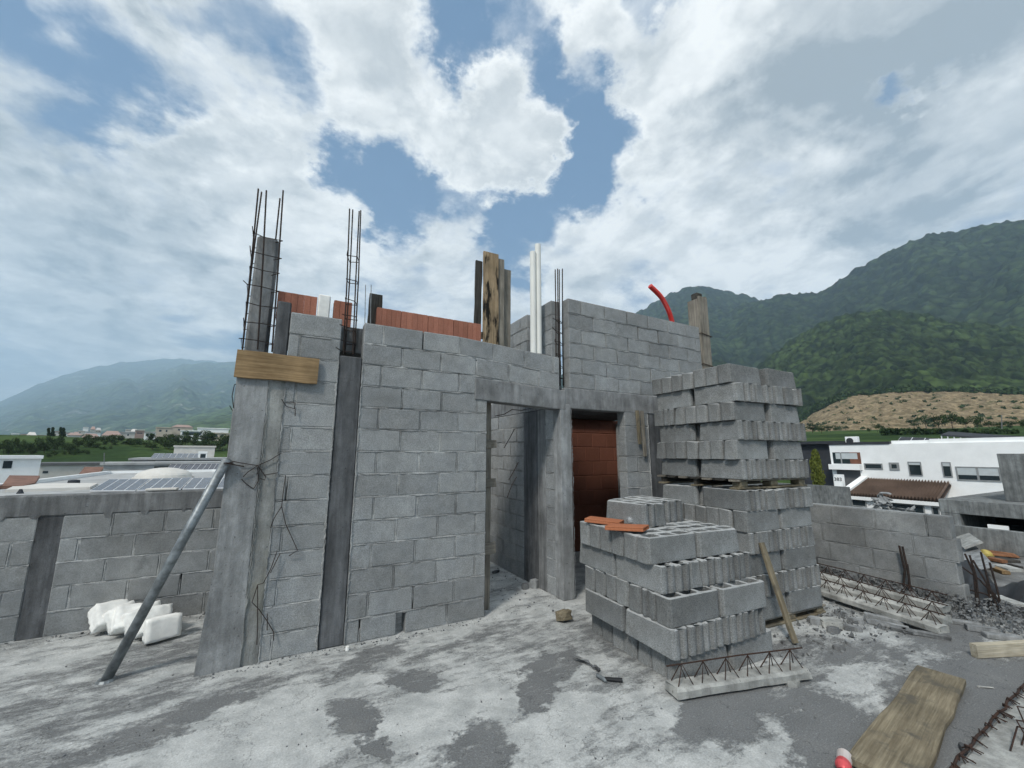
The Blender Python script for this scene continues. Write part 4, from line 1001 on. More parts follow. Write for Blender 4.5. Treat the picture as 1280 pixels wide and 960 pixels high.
for k in range(6):                                           # unit trees: height 1, width about .9
    rr = random.Random(k); L = []
    for q in range(7):
        a = rr.uniform(0, 6.28); d = rr.uniform(.05, .28); L.append(((math.cos(a) * d, math.sin(a) * d, rr.uniform(.35, .82)), (rr.uniform(.13, .24), rr.uniform(.13, .24), rr.uniform(.10, .19))))
    TREES.append((crown_mesh('crown', [M_LEAF, M_LEAF2, M_LEAF][k % 3], L, 520, .028, k), trunk_mesh(.5, .022, k)))
def tree(P, h, w, label, cat='tree', group=None, name='tree', v=None, crown=None):
    t = thing(name, P, label, cat, group); v = int(rnd() * 6) % 6 if v is None else v
    rz = U(0, 6.28)
    for nm, me in (('trunk', TREES[v][1]), ('crown', crown or TREES[v][0])):
        o = bpy.data.objects.new(nm, me); COL.objects.link(o); o.parent = t; o.scale = (w, w, h); o.rotation_euler = (0, 0, rz)
    return t
def gz(P): return float(terr(np.array([math.hypot(P.x - CAM.x, P.y - CAM.y)]), np.array([math.atan2(P.x - CAM.x, P.y - CAM.y) - YAW]))[0])
def solve_r(px, yb, r):
    best = (9e9, r)
    for q in np.linspace(50, 260, 400):
        P = at(px, yb, q); e = abs(gz(P) - P.z)
        if e < best[0]: best = (e, q)
    return best[1]
def tree_px(px, yb, yt, r, wpx=None, **k):
    if r > 60: r = solve_r(px, yb, r)
    b = at(px, yb, r); t_ = at(px, yt, r); h = t_.z - b.z; sc = (at(px + 1, yb, r) - b).length; b.z -= .3
    tree(b, h + .3, (wpx * sc if wpx else h * 1.15) , **k)
for i, x in enumerate(range(0, 300, 4)):
    yb = np.interp(x, [0, 60, 100, 130, 190, 300], [571, 570, 562, 558, 562, 563]) + U(-8, 1.5); r = np.interp(x, [0, 60, 110, 190, 300], [110, 110, 135, 140, 118]) * U(.95, 1.08)
    tree_px(x + U(-2, 2), yb, yb - np.interp(x, [0, 70, 120, 180, 200, 300], [20, 18, 10, 10, 17, 18]) * U(.7, 1.15), r, np.interp(x, [0, 110, 200, 300], [27, 21, 23, 28]) * U(.8, 1.2),
            v=random.choice([1, 4, 4, 1, 0]), label='small dark round tree in the left tree belt below the ridge houses', group='trees in the left belt')
for i in range(26):
    x = U(95, 185); tree_px(x, U(561, 571), 0, 100, 12, label='', group=None) if False else None
for i in range(16):
    x = U(60, 150); yb = np.interp(x, [60, 150], [572, 560]) + U(-3, 3)
    tree_px(x, yb, yb - U(4, 8), U(95, 105), U(9, 16), label='low bush on the green slope left of the building', cat='bush', group='bushes on the left green slope', name='bush', v=int(U(0, 6)) % 6)
for x in (61, 66, 76, 79.5):
    b = at(x, 549, 185); tp = at(x, 535 + U(-.5, .5), 185); t = thing('cypress_tree', b, 'thin dark cypress standing among the white ridge houses on the left', 'tree', 'thin cypresses on the left ridge')
    mb = MB(); mb.tube([b, b.lerp(tp, .2)], .15, 6); mb.build('trunk', M_BARK, t)
    mb = MB(); vs = []
    for k in range(160):
        u = rnd(); q = b.lerp(tp, .08 + .92 * u); wd = .55 * (1 - u * .7); an = U(0, 6.28); c = q + Vector((math.cos(an) * wd * rnd(), math.sin(an) * wd * rnd(), 0)); s = .22
        A_ = Euler((U(0, 6), U(0, 6), U(0, 6))).to_matrix(); mb.add([A_ @ Vector(w) * s + c for w in ((-1, -1, 0), (1, -1, .3), (1, 1, 0), (-1, 1, .2))], [(0, 1, 2, 3)])
    mb.build('crown', M_LEAF, t)
for i, (x, yb, yt, r, w) in enumerate([(1016, 541, 527, 165, 20), (1027, 541, 529, 168, 18), (1038, 540, 530, 165, 17), (1048, 539, 531, 170, 14), (1057, 538, 531, 172, 10), (1097, 540, 527, 168, 14), (1104, 540, 530, 172, 10), (1087, 541, 533, 160, 8), (1112, 540, 533, 170, 9),
                                       (1143, 536, 520, 175, 22), (1158, 536, 516, 178, 26), (1174, 537, 514, 178, 28), (1191, 537, 513, 180, 30), (1208, 537, 516, 180, 26), (1222, 537, 518, 178, 24), (1237, 536, 524, 175, 22), (1250, 536, 526, 172, 20), (1264, 536, 525, 172, 24), (1279, 536, 523, 172, 24)]):
    grp = 'bushy trees at the left end of the golf lawn' if x < 1060 else ('small trees below the bare slope' if x < 1120 else 'dark trees along the right golf lawn')
    tree_px(x, yb, yt, r, w * 1.2, label='dark bushy tree at the foot of the bare slope, ' + ('left cluster by the block stack' if x < 1060 else 'lone middle ones' if x < 1120 else 'large right cluster'), group=grp)
# scrub on the bare slope
mb = MB(); me = SOIL.data; nv = len(me.vertices); co = np.empty(nv * 3, np.float32); me.vertices.foreach_get('co', co); co = co.reshape(-1, 3)
rr = random.Random(5)
pts = []
for _ in range(300):
    i = int(rr.random() * 260 * 86); pts.append((Vector(co[i].tolist()), rr.uniform(.4, 1.2)))
for k in range(260 * 4): 
    if rr.random() < .5: pts.append((Vector(co[86 * 260 + k].tolist()) + Vector((rr.uniform(-5, 5), rr.uniform(-5, 5), -1)), rr.uniform(1.5, 3.4)))
for c, s0 in pts:
    for k in range(26):
        d = Vector((rr.gauss(0, .5), rr.gauss(0, .5), abs(rr.gauss(.3, .4)))) * s0; s = .3 * s0
        A_ = Euler((rr.uniform(0, 6), rr.uniform(0, 6), rr.uniform(0, 6))).to_matrix(); mb.add([A_ @ Vector(w) * s + c + d for w in ((-1, -1, 0), (1, -1, .3), (1, 1, 0), (-1, 1, .2))], [(0, 1, 2, 3)])
tag(mb.build('scrub', M_LEAF), kind='stuff')
# hedge
mb = MB(); rr = random.Random(9); a = at(1108, 543, 105); c = at(1268, 547, 92)
for k in range(3200):
    p = a.lerp(c, rr.random()) + Vector((rr.uniform(-.8, .8), rr.uniform(-.8, .8), rr.uniform(-.6, 1.0))); s = .22
    A_ = Euler((rr.uniform(0, 6), rr.uniform(0, 6), rr.uniform(0, 6))).to_matrix(); mb.add([A_ @ Vector(w) * s + p for w in ((-1, -1, 0), (1, -1, .3), (1, 1, 0), (-1, 1, .2))], [(0, 1, 2, 3)])
tag(mb.build('hedge', M_LEAF), 'long low dark hedge on the golf lawn behind the white house', 'hedge')
tree_px(1024, 606, 561, 33, 24, label='yellow green leafy tree between the block stack and white house', crown=crown_mesh('crown', M_LEAF3, [((0, 0, .3), (.38, .38, .3)), ((.1, 0, .6), (.33, .33, .25)), ((-.06, .05, .82), (.22, .22, .17))], 2400, .035, 40))
b = at(1252, 548, 95); mb = MB(); mb.tube([b - Vector((0, 0, .5)), at(1252, 519, 95)], .06, 6); tag(mb.build('lamp_pole', M_CONC_FAR), 'thin tall pole on the golf lawn behind the white house', 'pole')
b = at(130, 582, 60); mb = MB(); mb.tube([b, at(130.5, 566, 60)], .04, 6); tag(mb.build('mast', M_CONC_FAR), 'thin mast rising above the beige roofs on the left', 'mast')

# ------------------------------------------------------------------ houses
M_WHITE = mat('white_render', plain_fn((.86, .87, .86), .85, .04, 1.2))
M_OFFW = mat('offwhite_render', plain_fn((.58, .56, .52), .85, .08, 1.0))
M_BEIGE = mat('beige_render', plain_fn((.50, .44, .36), .85, .08, 1.0))
M_PINK = mat('pink_render', plain_fn((.33, .24, .21), .85, .08, 1.0))
M_ROOFG = mat('roof_membrane', plain_fn((.36, .365, .36), .85, .2, .8))
M_ROOFB = mat('brown_roof', plain_fn((.20, .11, .08), .85, .2, 2.0))
M_CHAR = mat('charcoal_render', plain_fn((.035, .038, .045), .8, .15, 1.5))
M_DGREY = mat('dark_grey_render', plain_fn((.12, .122, .125), .85, .15, 1.5))
M_GLASS = mat('window_glass', lambda t: t.out((.02, .03, .035), .08, spec=.8))
M_BLIND = mat('window_blind', plain_fn((.48, .52, .53), .6, .05, 3))
M_FRAME = mat('window_frame', plain_fn((.26, .27, .27), .6, .1, 4))
M_PANELB = mat('brown_panel', plain_fn((.16, .07, .045), .7, .2, 3))
def pv_fn(t):
    p = t.coord(); t.out(t.mul((.05, .056, .085) if False else t.mix(t.noise(p, 2, 2), (.07, .072, .085), (.095, .098, .112)), 1.0), .25, spec=.6)
M_PV = mat('solar_cells', pv_fn)
M_ALU = mat('aluminium_rim', plain_fn((.6, .61, .62), .5, .1, 4, .2))
def roof_tile_fn(t):
    p = t.pos(); t.out(t.mul(t.mix(t.noise(p, 2.5, 4, .7), (.10, .07, .055), (.19, .135, .105)), t.ramp(t.noise(p, .6, 3), .3, .7, .8, 1.2)), .8, spec=.2)
M_RTILE = mat('roof_tiles', roof_tile_fn)

M_TROUGH_SHADE = mat('tile_trough_shade', plain_fn((.055, .04, .034), .85, .3, 2))  # trough half of the roof tiles, darkened to stand in for shade
XW = 36.0
def yz(px, py, X=XW): p = onX(px, py, X); return p.y, p.z
W = thing('white_house', (XW + 5, 5, -8), 'large white modern house on the right with a brown tiled lean-to roof', 'house')
yL, _ = yz(1038, 570); zt = yz(1150, 554)[1]
yR = -14.0
mb = MB(); mb.box((XW, yR, -8), (XW + 14, yL, zt)); mb.build('wall', M_WHITE, W)
mb = MB(); y1 = yz(1160, 548)[0]; mb.box((XW + .15, yR, zt - .2), (XW + 9, y1, yz(1190, 548)[1])); mb.box((XW + .25, y1, zt - .1), (XW + 7, yz(1112, 552)[0], yz(1130, 550.5)[1])); mb.build('parapet', M_WHITE, W)
mb = MB(); mb.box((XW - .06, yz(1112, 554)[0], zt - .02), (XW + 10, yL + .05, zt + .16)); mb.build('roof_trim', M_CHAR, W)
def window(px0, py0, px1, py1, name='window', glass=M_GLASS, rim=.05, frame_m=M_FRAME, parent=W, X=XW, blind=0, mull=(), dep=.05):
    a = onX(px0, py0, X); b = onX(px1, py1, X); y0, y1 = min(a.y, b.y), max(a.y, b.y); z0, z1 = min(a.z, b.z), max(a.z, b.z)
    mb = MB()
    for lo, hi in (((y0, z1 - rim), (y1, z1)), ((y0, z0), (y1, z0 + rim)), ((y0, z0 + rim), (y0 + rim, z1 - rim)), ((y1 - rim, z0 + rim), (y1, z1 - rim))):
        mb.box((X - dep, lo[0], lo[1]), (X + .02, hi[0], hi[1]))
    for q in mull: ym = y0 + (y1 - y0) * q; mb.box((X - dep, ym - .05, z0 + rim), (X + .02, ym + .05, z1 - rim))
    f = mb.build(name, frame_m, parent)
    mb = MB(); mb.box((X - .02, y0 + rim, z0 + rim), (X + .01, y1 - rim, z1 - rim)); mb.build('pane', glass, f)
    if blind:
        zb = z1 - rim - (z1 - z0 - 2 * rim) * blind; mb = MB(); mb.box((X - .032, y0 + rim, zb), (X - .022, y1 - rim, z1 - rim)); mb.build('blind', M_BLIND, f)
    return f
window(1080, 579, 1104, 587, rim=.07, frame_m=M_FRAME)
window(1111, 578, 1125, 588, rim=.13, frame_m=M_FRAME)
window(1134.5, 577, 1154, 595, blind=.2)
window(1176.5, 577.5, 1191.5, 596.5, blind=.25)
f = window(1194, 583, 1253, 602.5, blind=.62, mull=(.5,), rim=.07)
# upper left corner: ribbon window with a timber panel, recess under it
a = onX(1040.5, 565.5, XW); b = onX(1077, 580, XW); ym = onX(1062, 570, XW).y
mb = MB(); mb.box((XW - .025, ym, b.z), (XW + .02, a.y, a.z)); f = mb.build('window', M_GLASS, W)
mb = MB(); mb.box((XW - .05, (ym + a.y) / 2 - .04, b.z), (XW - .02, (ym + a.y) / 2 + .04, a.z)); mb.build('mullion', M_FRAME, f)
mb = MB(); mb.box((XW - .035, ym - .5, a.z - .5), (XW - .026, a.y - .2, a.z - .06)); mb.build('blind', M_BLIND, f)
mb = MB(); mb.box((XW - .03, b.y, b.z), (XW + .02, ym - .003, a.z)); mb.build('timber_panel', M_PANELB, W)
a = onX(1041, 587, XW); b = onX(1079, 616, XW); mb = MB(); mb.box((XW - .02, b.y, b.z - 1), (XW + .03, yL - .3, a.z)); mb.build('carport_recess', M_DGREY, W)
a = onX(1040, 583, XW); mb = MB(); mb.box((XW - .5, onX(1078, 583, XW).y, onX(1060, 587, XW).z), (XW + .02, yL, onX(1060, 580.5, XW).z)); mb.build('balcony_band', M_WHITE, W)
# address pier with house number
a = onX(1042, 593, XW - 2); b = onX(1054, 612, XW - 2)
mb = MB(); mb.box((XW - 2, b.y, -8), (XW - 1.6, a.y, a.z)); o = tag(mb.build('gate_pier', M_WHITE), 'white pier with a house number left of the white house', 'gate pier')
cu = bpy.data.curves.new('house_number', 'FONT'); cu.body = '383'; cu.size = .34; cu.extrude = .01; cu.align_x = 'CENTER'
tx = bpy.data.objects.new('tmp', cu); COL.objects.link(tx); bpy.context.view_layer.update()
me = bpy.data.meshes.new_from_object(tx.evaluated_get(bpy.context.evaluated_depsgraph_get())); bpy.data.objects.remove(tx)
me.materials.append(M_CHAR); n_ = bpy.data.objects.new('house_number', me); COL.objects.link(n_); n_.parent = o
n_.matrix_local = Matrix.Translation(Vector((XW - 2.012, (a.y + b.y) / 2, a.z - .45)) - o.location) @ Matrix(((0, 0, -1, 0), (-1, 0, 0, 0), (0, 1, 0, 0), (0, 0, 0, 1)))
# lean-to roof
r0_ = onX(1086, 599.5, XW); r1_ = onX(1189, 604, XW); XE = XW - 3.2
e0 = onX(1062, 617, XE); e1 = onX(1176, 627, XE)
mb = MB(); nw = 28; zr0, zr1 = (r0_.z + r1_.z) / 2, (e0.z + e1.z) / 2
ya, yb_ = max(r0_.y, e0.y), min(r1_.y, e1.y)
vs = []
for i in range(nw * 4 + 1):
    u = i / (nw * 4); w = .17 * math.sin(i * math.pi / 2)
    vs += [(XE - .1, e0.y + (e1.y - e0.y) * u, zr1 + w), (XW - .01, r0_.y + (r1_.y - r0_.y) * u, zr0 + w)]
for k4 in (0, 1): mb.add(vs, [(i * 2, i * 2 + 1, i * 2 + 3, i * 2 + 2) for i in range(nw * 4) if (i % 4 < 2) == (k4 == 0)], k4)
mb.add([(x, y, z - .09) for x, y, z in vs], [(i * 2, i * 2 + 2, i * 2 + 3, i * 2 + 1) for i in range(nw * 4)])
mb.build('tiled_roof', [M_RTILE, M_TROUGH_SHADE], W)
mb = MB(); mb.add([(XE - .15, e0.y + .45, zr1 - .1), (XW, r0_.y + .45, zr0 - .1), (XW, r0_.y + .45, zr0 + .25), (XE - .15, e0.y + .45, zr1 + .25), (XE - .15, e0.y + .02, zr1 - .1), (XW, r0_.y + .02, zr0 - .1), (XW, r0_.y + .02, zr0 + .25), (XE - .15, e0.y + .02, zr1 + .25)],
       [(0, 1, 2, 3), (4, 7, 6, 5), (0, 3, 7, 4), (3, 2, 6, 7), (1, 5, 6, 2), (0, 4, 5, 1)]); mb.build('verge', M_WHITE, W)
mb = MB(); mb.box((XE + .1, e1.y, -8), (XW - .02, e0.y + .4, zr1 - .12)); mb.build('ground_floor_wall', M_WHITE, W)
mb = MB(); mb.box((XE - .12, e1.y, zr1 - .32), (XE + .2, e0.y + .4, zr1 - .1)); mb.build('eave_board', M_WHITE, W)
for (x0, y0, x1, y1) in ((1064, 622, 1084, 634), (1104, 627.5, 1157, 643), (1164, 633, 1176, 646)):
    window(x0, y0, x1, y1, X=XE + .1, rim=.06)
mb = MB(); q0 = onX(1034, 616, XE + .4); q1 = onX(1060, 616, XE + .4); mb.box((XE + .4, q1.y, -8), (XE + 1.0, q0.y, q0.z)); mb.build('garage_wall', M_WHITE, W)
window(1038, 621, 1058, 634, X=XE + .4, rim=.03, name='garage_opening')
# things on its roof
p = onX(1064, 551, XW + 3); A_ = thing('ac_unit', (p.x, p.y, zt), 'white air conditioning unit on the roof of the white house', 'air conditioner')
zt2 = onX(1064, 547, XW + 3).z
mb = MB(); mb.box((p.x, p.y - .42, zt + .02), (p.x + .4, p.y + .42, max(zt2, zt + .7)), .02); mb.build('casing', M_WHITE, A_)
mb = MB(); zc = (zt + max(zt2, zt + .7)) / 2; mb.tube([(p.x - .02, p.y + .1, zc), (p.x + .01, p.y + .1, zc)], .25, 16); mb.build('fan_grille', M_CHAR, A_)
def panel(name, q, parent, m=M_PV, cells=4, legs=True):
    q = [Vector(v) for v in q]; n = (q[1] - q[0]).cross(q[3] - q[0]).normalized(); n = n if n.z > 0 else -n
    q[2] = q[1] + q[3] - q[0]; n = (q[1] - q[0]).cross(q[3] - q[0]).normalized(); n = n if n.z > 0 else -n
    mb = MB(); mb.add(q + [v - n * .06 for v in q], [(0, 1, 2, 3), (7, 6, 5, 4)] + [(i, (i + 1) % 4, 4 + (i + 1) % 4, 4 + i) for i in range(4)]); T = mb.build(name, M_ALU, parent)
    for k in range(cells):
        a, b = k / cells, (k + 1) / cells; g = .012; a += g; b -= g
        L = lambda u, v: (q[0].lerp(q[1], u)).lerp(q[3].lerp(q[2], u), v) + n * .006
        mb = MB(); mb.add([L(a, .025), L(b, .025), L(b, .975), L(a, .975)], [(0, 1, 2, 3)]); mb.build('cell_sheet', m, T)
    if legs:
        for u in (.1, .9):
            for v in (.1, .9):
                P = (q[0].lerp(q[1], u)).lerp(q[3].lerp(q[2], u), v) - n * .07; mb = MB(); mb.tube([P, P - Vector((0, 0, .25 + (.5 if v > .5 else 0)))], .025, 5); mb.build('leg', M_ALU, T)
    return T
zp = yz(1190, 548)[1]
Rk = thing('solar_rack', (XW + 4, 3, zp), 'long low rack of dark panels on legs along the white house roof', 'solar rack')
mb = MB(); P0 = onX(1176, 543, XW + 2.5); P1 = onX(1285, 551, XW + 1.0)
q = [P0, P1, P1 + Vector((1.6, 0, .25)), P0 + Vector((1.6, 0, .25))]
mb.add(q + [v - Vector((0, 0, .1)) for v in q], [(0, 1, 2, 3), (7, 6, 5, 4)] + [(i, (i + 1) % 4, 4 + (i + 1) % 4, 4 + i) for i in range(4)]); mb.build('panel_row', M_CHAR, Rk)
for k in range(13):
    P = P0.lerp(P1, k / 12) + Vector((.05, 0, -.1)); mb = MB(); mb.tube([P, Vector((P.x, P.y, zp))], .035, 5); mb.build('leg', M_ALU, Rk)
panel('solar_panel', [onX(1122, 551, XW + 1.2), onX(1171, 553.5, XW + .5), onX(1160, 547.5, XW + 2.6), onX(1126, 546, XW + 2.6)], W, M_CHAR, 3)
# dark house beside it and a pale garden wall
D = thing('dark_house', (XW + 6, 16, -8), 'dark charcoal house between the block stack and the white house', 'house')
yD = onX(985, 560, XW + 2).y; mb = MB(); mb.box((XW + 2, yL + .25, -8), (XW + 12, yD, onX(1025, 553, XW + 2).z)); mb.build('wall', M_CHAR, D)
mb = MB(); mb.box((XW + 1.6, yL + .2, onX(1025, 555, XW + 1.6).z), (XW + 12.2, yD + .3, onX(1025, 551.5, XW + 1.6).z)); mb.build('roof', M_CHAR, D)
p0 = onX(1012, 606, 27); p1 = onX(1060, 612, 27); mb = MB(); mb.box((27, p1.y, -8), (27.25, p0.y + 6, p0.z)); tag(mb.build('garden_wall', M_CONC_FAR), 'pale grey garden wall below the yellow green tree', 'wall')
# unfinished concrete house on the far right
XC = 16.0
N_ = thing('concrete_house', (XC + 4, 0, -8), 'unfinished bare concrete house at the right edge below the white house', 'house')
yl = onX(1175, 640, XC).y; zt_ = (onX(1176, 626, XC).z + onX(1270, 628, XC).z) / 2; zb_ = onX(1230, 645, XC).z
mb = MB(); mb.box((XC, -9, zb_), (XC + 8, yl, zt_), .01); mb.build('roof_beam', M_CONC_FAR, N_)
yo = onX(1201, 650, XC).y; mb = MB(); mb.box((XC + .01, yo, -8), (XC + 8, yl - .01, zb_ - .002)); mb.build('wall', M_CONC_FAR, N_)
mb = MB(); mb.box((XC + 3, -9, -8), (XC + 3.2, yo - .01, zb_ - .004)); mb.build('back_wall', M_BLACK, N_)  # coloured black to paint the shade inside the opening
mb = MB(); mb.box((XC + .02, -9, -8), (XC + 3, yo - .01, onX(1240, 668, XC).z)); mb.build('floor_slab', M_CONC_FAR, N_)
z0_ = zt_ + .003; mb = MB(); XS = XC + 1.0; mb.box((XS, -9, z0_), (XS + 6, onX(1252, 600, XS).y, onX(1262, 567, XS).z), .01); mb.build('upper_wall', M_CONC_FAR, N_)
p0 = onX(1231, 656, XC - .3); p1 = onX(1259, 667, XC - .3); mb = MB(); mb.box((XC - .1, p1.y, -.62), (XC - .05, p0.y, p0.z)); tag(mb.build('white_board', M_WHITE), 'white board propped up in the opening of the concrete house', 'board')
# neighbour's terrace with its parapet and debris
ZN = -.6
mb = MB(); mb.box((5.05, -12, -8), (XC - .12, 8, ZN)); tag(mb.build('neighbour_terrace', mat('neighbour_screed', block_fn((.26, .262, .255), .05, .3, stain=.5))), kind='structure')
XP = 12.9
mb = MB(); mb.box((XP, -12, ZN + .001), (XP + .16, onX(1160, 655, XP).y, onX(1230, 660.5, XP).z), .01); tag(mb.build('low_wall', M_CONC_FAR), 'low grey concrete wall at the back of the neighbouring terrace', 'wall')
def onT(px, py, dz=0): return onZ(px, py, ZN + dz)
def slat(px0, py0, px1, py1, w, t, m, label, dz=.03, name='scrap_board', cat='board', tilt=(0, 0, 1)):
    o = plank(name, onT(px0, py0, dz), onT(px1, py1, dz), w, t, tilt, m); return tag(o, label, cat, 'scraps on the neighbouring terrace')
slat(1240, 685, 1257, 695, .42, .03, M_WOOD_ORANGE, 'orange brown board lying on the neighbouring terrace', .04)
slat(1236, 698, 1256, 702, .14, .06, M_WOOD_ORANGE, 'dark red batten lying on the neighbouring terrace', .05)
slat(1234, 707, 1258, 716, .12, .06, M_WOOD, 'brown batten nearest the black tarp on neighbouring terrace', .04)
slat(1247, 707, 1270, 713, .26, .06, M_CONC_PALE, 'pale flat scrap among the battens on neighbouring terrace', .03)
slat(1244, 697, 1266, 702, .30, .05, M_WOOD_DARK, 'dark flat scrap behind the battens on neighbouring terrace', .03)
slat(1262, 706, 1277, 710, .07, .05, M_WOOD_DARK, 'dark thin stick at the right edge on neighbouring terrace', .04)
slat(1196, 666, 1217, 682, .34, .03, M_CONC_PALE, 'white sheet leaning behind the broken parapet end', .30, tilt=(-.5, .3, .8))
slat(1200, 683, 1222, 712, .5, .02, M_CONC, 'grey sheet slumped behind the tangle of bent rebar', .12, tilt=(-.4, .2, .8))
p = onT(1231, 689, .1); mb = MB(); 
bm = bmesh.new(); bmesh.ops.create_uvsphere(bm, u_segments=16, v_segments=8, radius=1)
vs = [Vector((v.co.x * .14, v.co.y * .115, max(v.co.z, -.05) * .12)) + Vector((p.x, p.y, ZN + .02)) for v in bm.verts]; mb.add(vs, [[v.index for v in f.verts] for f in bm.faces]); bm.free()
mb.prism([(p.x + math.cos(k * .393) * .165, p.y + math.sin(k * .393) * .135) for k in range(16)], ZN + .002, ZN + .018)
tag(mb.build('hard_hat', mat('yellow_plastic', plain_fn((.36, .29, .08), .5, .4, 9))), 'dirty yellow hard hat lying among scraps on the neighbouring terrace', 'hard hat')
# black tarp
n = 26; c00, c10, c11, c01 = onZ(1200, 700, -.3), onZ(1300, 735, -.3), onZ(1300, 768, -.45), onZ(1204, 752, -.5)
mb = MB(); vs = []
for i in range(n + 1):
    for j in range(n + 1):
        u, v = i / n, j / n; P = c00.lerp(c10, u).lerp(c01.lerp(c11, u), v); z = -.52 + .16 * math.sin(u * 9 + v * 4) * math.sin(v * 6 + 1) + .1 * math.sin(u * 21 + v * 13) * .4 + .12 * (1 - v)
        vs.append(Vector((max(P.x, 5.08), P.y, max(z, ZN + .01))))
mb.add(vs, [(i * (n + 1) + j, (i + 1) * (n + 1) + j, (i + 1) * (n + 1) + j + 1, i * (n + 1) + j + 1) for i in range(n) for j in range(n)])
o = mb.build('black_tarp', M_BLACK, smooth=True); md = o.modifiers.new('thickness', 'SOLIDIFY'); md.thickness = .006
tag(o, 'crumpled black tarp beyond the broken parapet end on the right', 'tarp')
slat(1244, 745, 1278, 757, .16, .03, M_CONC_PALE, 'white strip lying across the near edge of the black tarp', .28)
# debris heap seen over the right parapet
mb = MB(); c = onX(1102, 646, 11.5)
for k in range(130):
    dy = U(-.62, .58); hh = .62 * max(0, 1 - (dy / .66) ** 2) * (.75 + .4 * math.sin(dy * 11 + 1)); M = Euler((U(-.9, .9), U(-.9, .9), U(0, 6))).to_matrix()
    mb.rock((11.5 + U(-.5, .5), c.y + dy, ZN + .60 + hh * rnd() ** .6), (U(.06, .22), U(.04, .10), U(.015, .05)), M)
for k in range(90): mb.rock((11.5 + U(-.5, .5), c.y + U(-.7, .65), ZN + U(.05, .6)), (U(.1, .2), U(.1, .2), U(.08, .2)))
tag(mb.build('debris_heap', M_CONC), 'heap of broken grey concrete slabs showing above the right parapet', 'debris heap')

# ------------------------------------------------------------------ left neighbours
def far_box(name, label, px0, px1, yt, yb, r, depth, m, roof=None, wins=(), r1=None, group=None, hip=None, down=.6):
    a = at(px0, yt, r); b = at(px1, yt, r1 or r); zb = at((px0 + px1) / 2, yb, r).z - down; zt = (a.z + b.z) / 2
    d = Vector(((a.x + b.x) / 2 - CAM.x, (a.y + b.y) / 2 - CAM.y, 0)).normalized() * depth
    T = thing(name, ((a.x + b.x) / 2, (a.y + b.y) / 2, zb), label, 'house', group)
    fx = lambda u, z, off=0: Vector((a.x + (b.x - a.x) * u, a.y + (b.y - a.y) * u, z)) - d.normalized() * off
    mb = MB(); q = [fx(0, zb), fx(1, zb), fx(1, zb) + d, fx(0, zb) + d]; t = [Vector((v.x, v.y, zt)) for v in q]
    mb.add(q + t, [(0, 1, 2, 3), (7, 6, 5, 4)] + [(i, (i + 1) % 4, 4 + (i + 1) % 4, 4 + i) for i in range(4)]); mb.build('wall', m, T)
    ov = .04; mb = MB()
    c0 = sum(t, Vector()) / 4; e = [c0 + (v - c0) * 1.05 for v in t]
    if hip:
        e1 = e[0].lerp(e[3], .5).lerp(c0, .45); e2 = e[1].lerp(e[2], .5).lerp(c0, .45); e1.z += hip; e2.z += hip
        mb.add(e + [e1, e2], [(0, 1, 5, 4), (1, 2, 5), (2, 3, 4, 5), (3, 0, 4), (3, 2, 1, 0)])
    else:
        mb.add([v + Vector((0, 0, .003)) for v in e] + [v + Vector((0, 0, .28)) for v in e], [(3, 2, 1, 0), (4, 5, 6, 7)] + [(i, (i + 1) % 4, 4 + (i + 1) % 4, 4 + i) for i in range(4)])
    mb.build('roof', roof or m, T)
    for (u0, u1, v0, v1) in wins:
        mb = MB(); H = zt - (zb + down); P = [fx(u0, zt - H * v1, .03), fx(u1, zt - H * v1, .03), fx(u1, zt - H * v0, .03), fx(u0, zt - H * v0, .03)]
        mb.add(P + [v + d.normalized() * .08 for v in P], [(0, 1, 2, 3), (7, 6, 5, 4)] + [(i, (i + 1) % 4, 4 + (i + 1) % 4, 4 + i) for i in range(4)]); w_ = mb.build('window', M_GLASS, T)
        if (u1 - u0) > .25 and r < 80:
            mb = MB(); mb.add([fx((u0 + u1) / 2 - .012, zt - H * v1, .05), fx((u0 + u1) / 2 + .012, zt - H * v1, .05), fx((u0 + u1) / 2 + .012, zt - H * v0, .05), fx((u0 + u1) / 2 - .012, zt - H * v0, .05)], [(0, 1, 2, 3)]); mb.build('mullion', M_WHITE, w_)
    return T
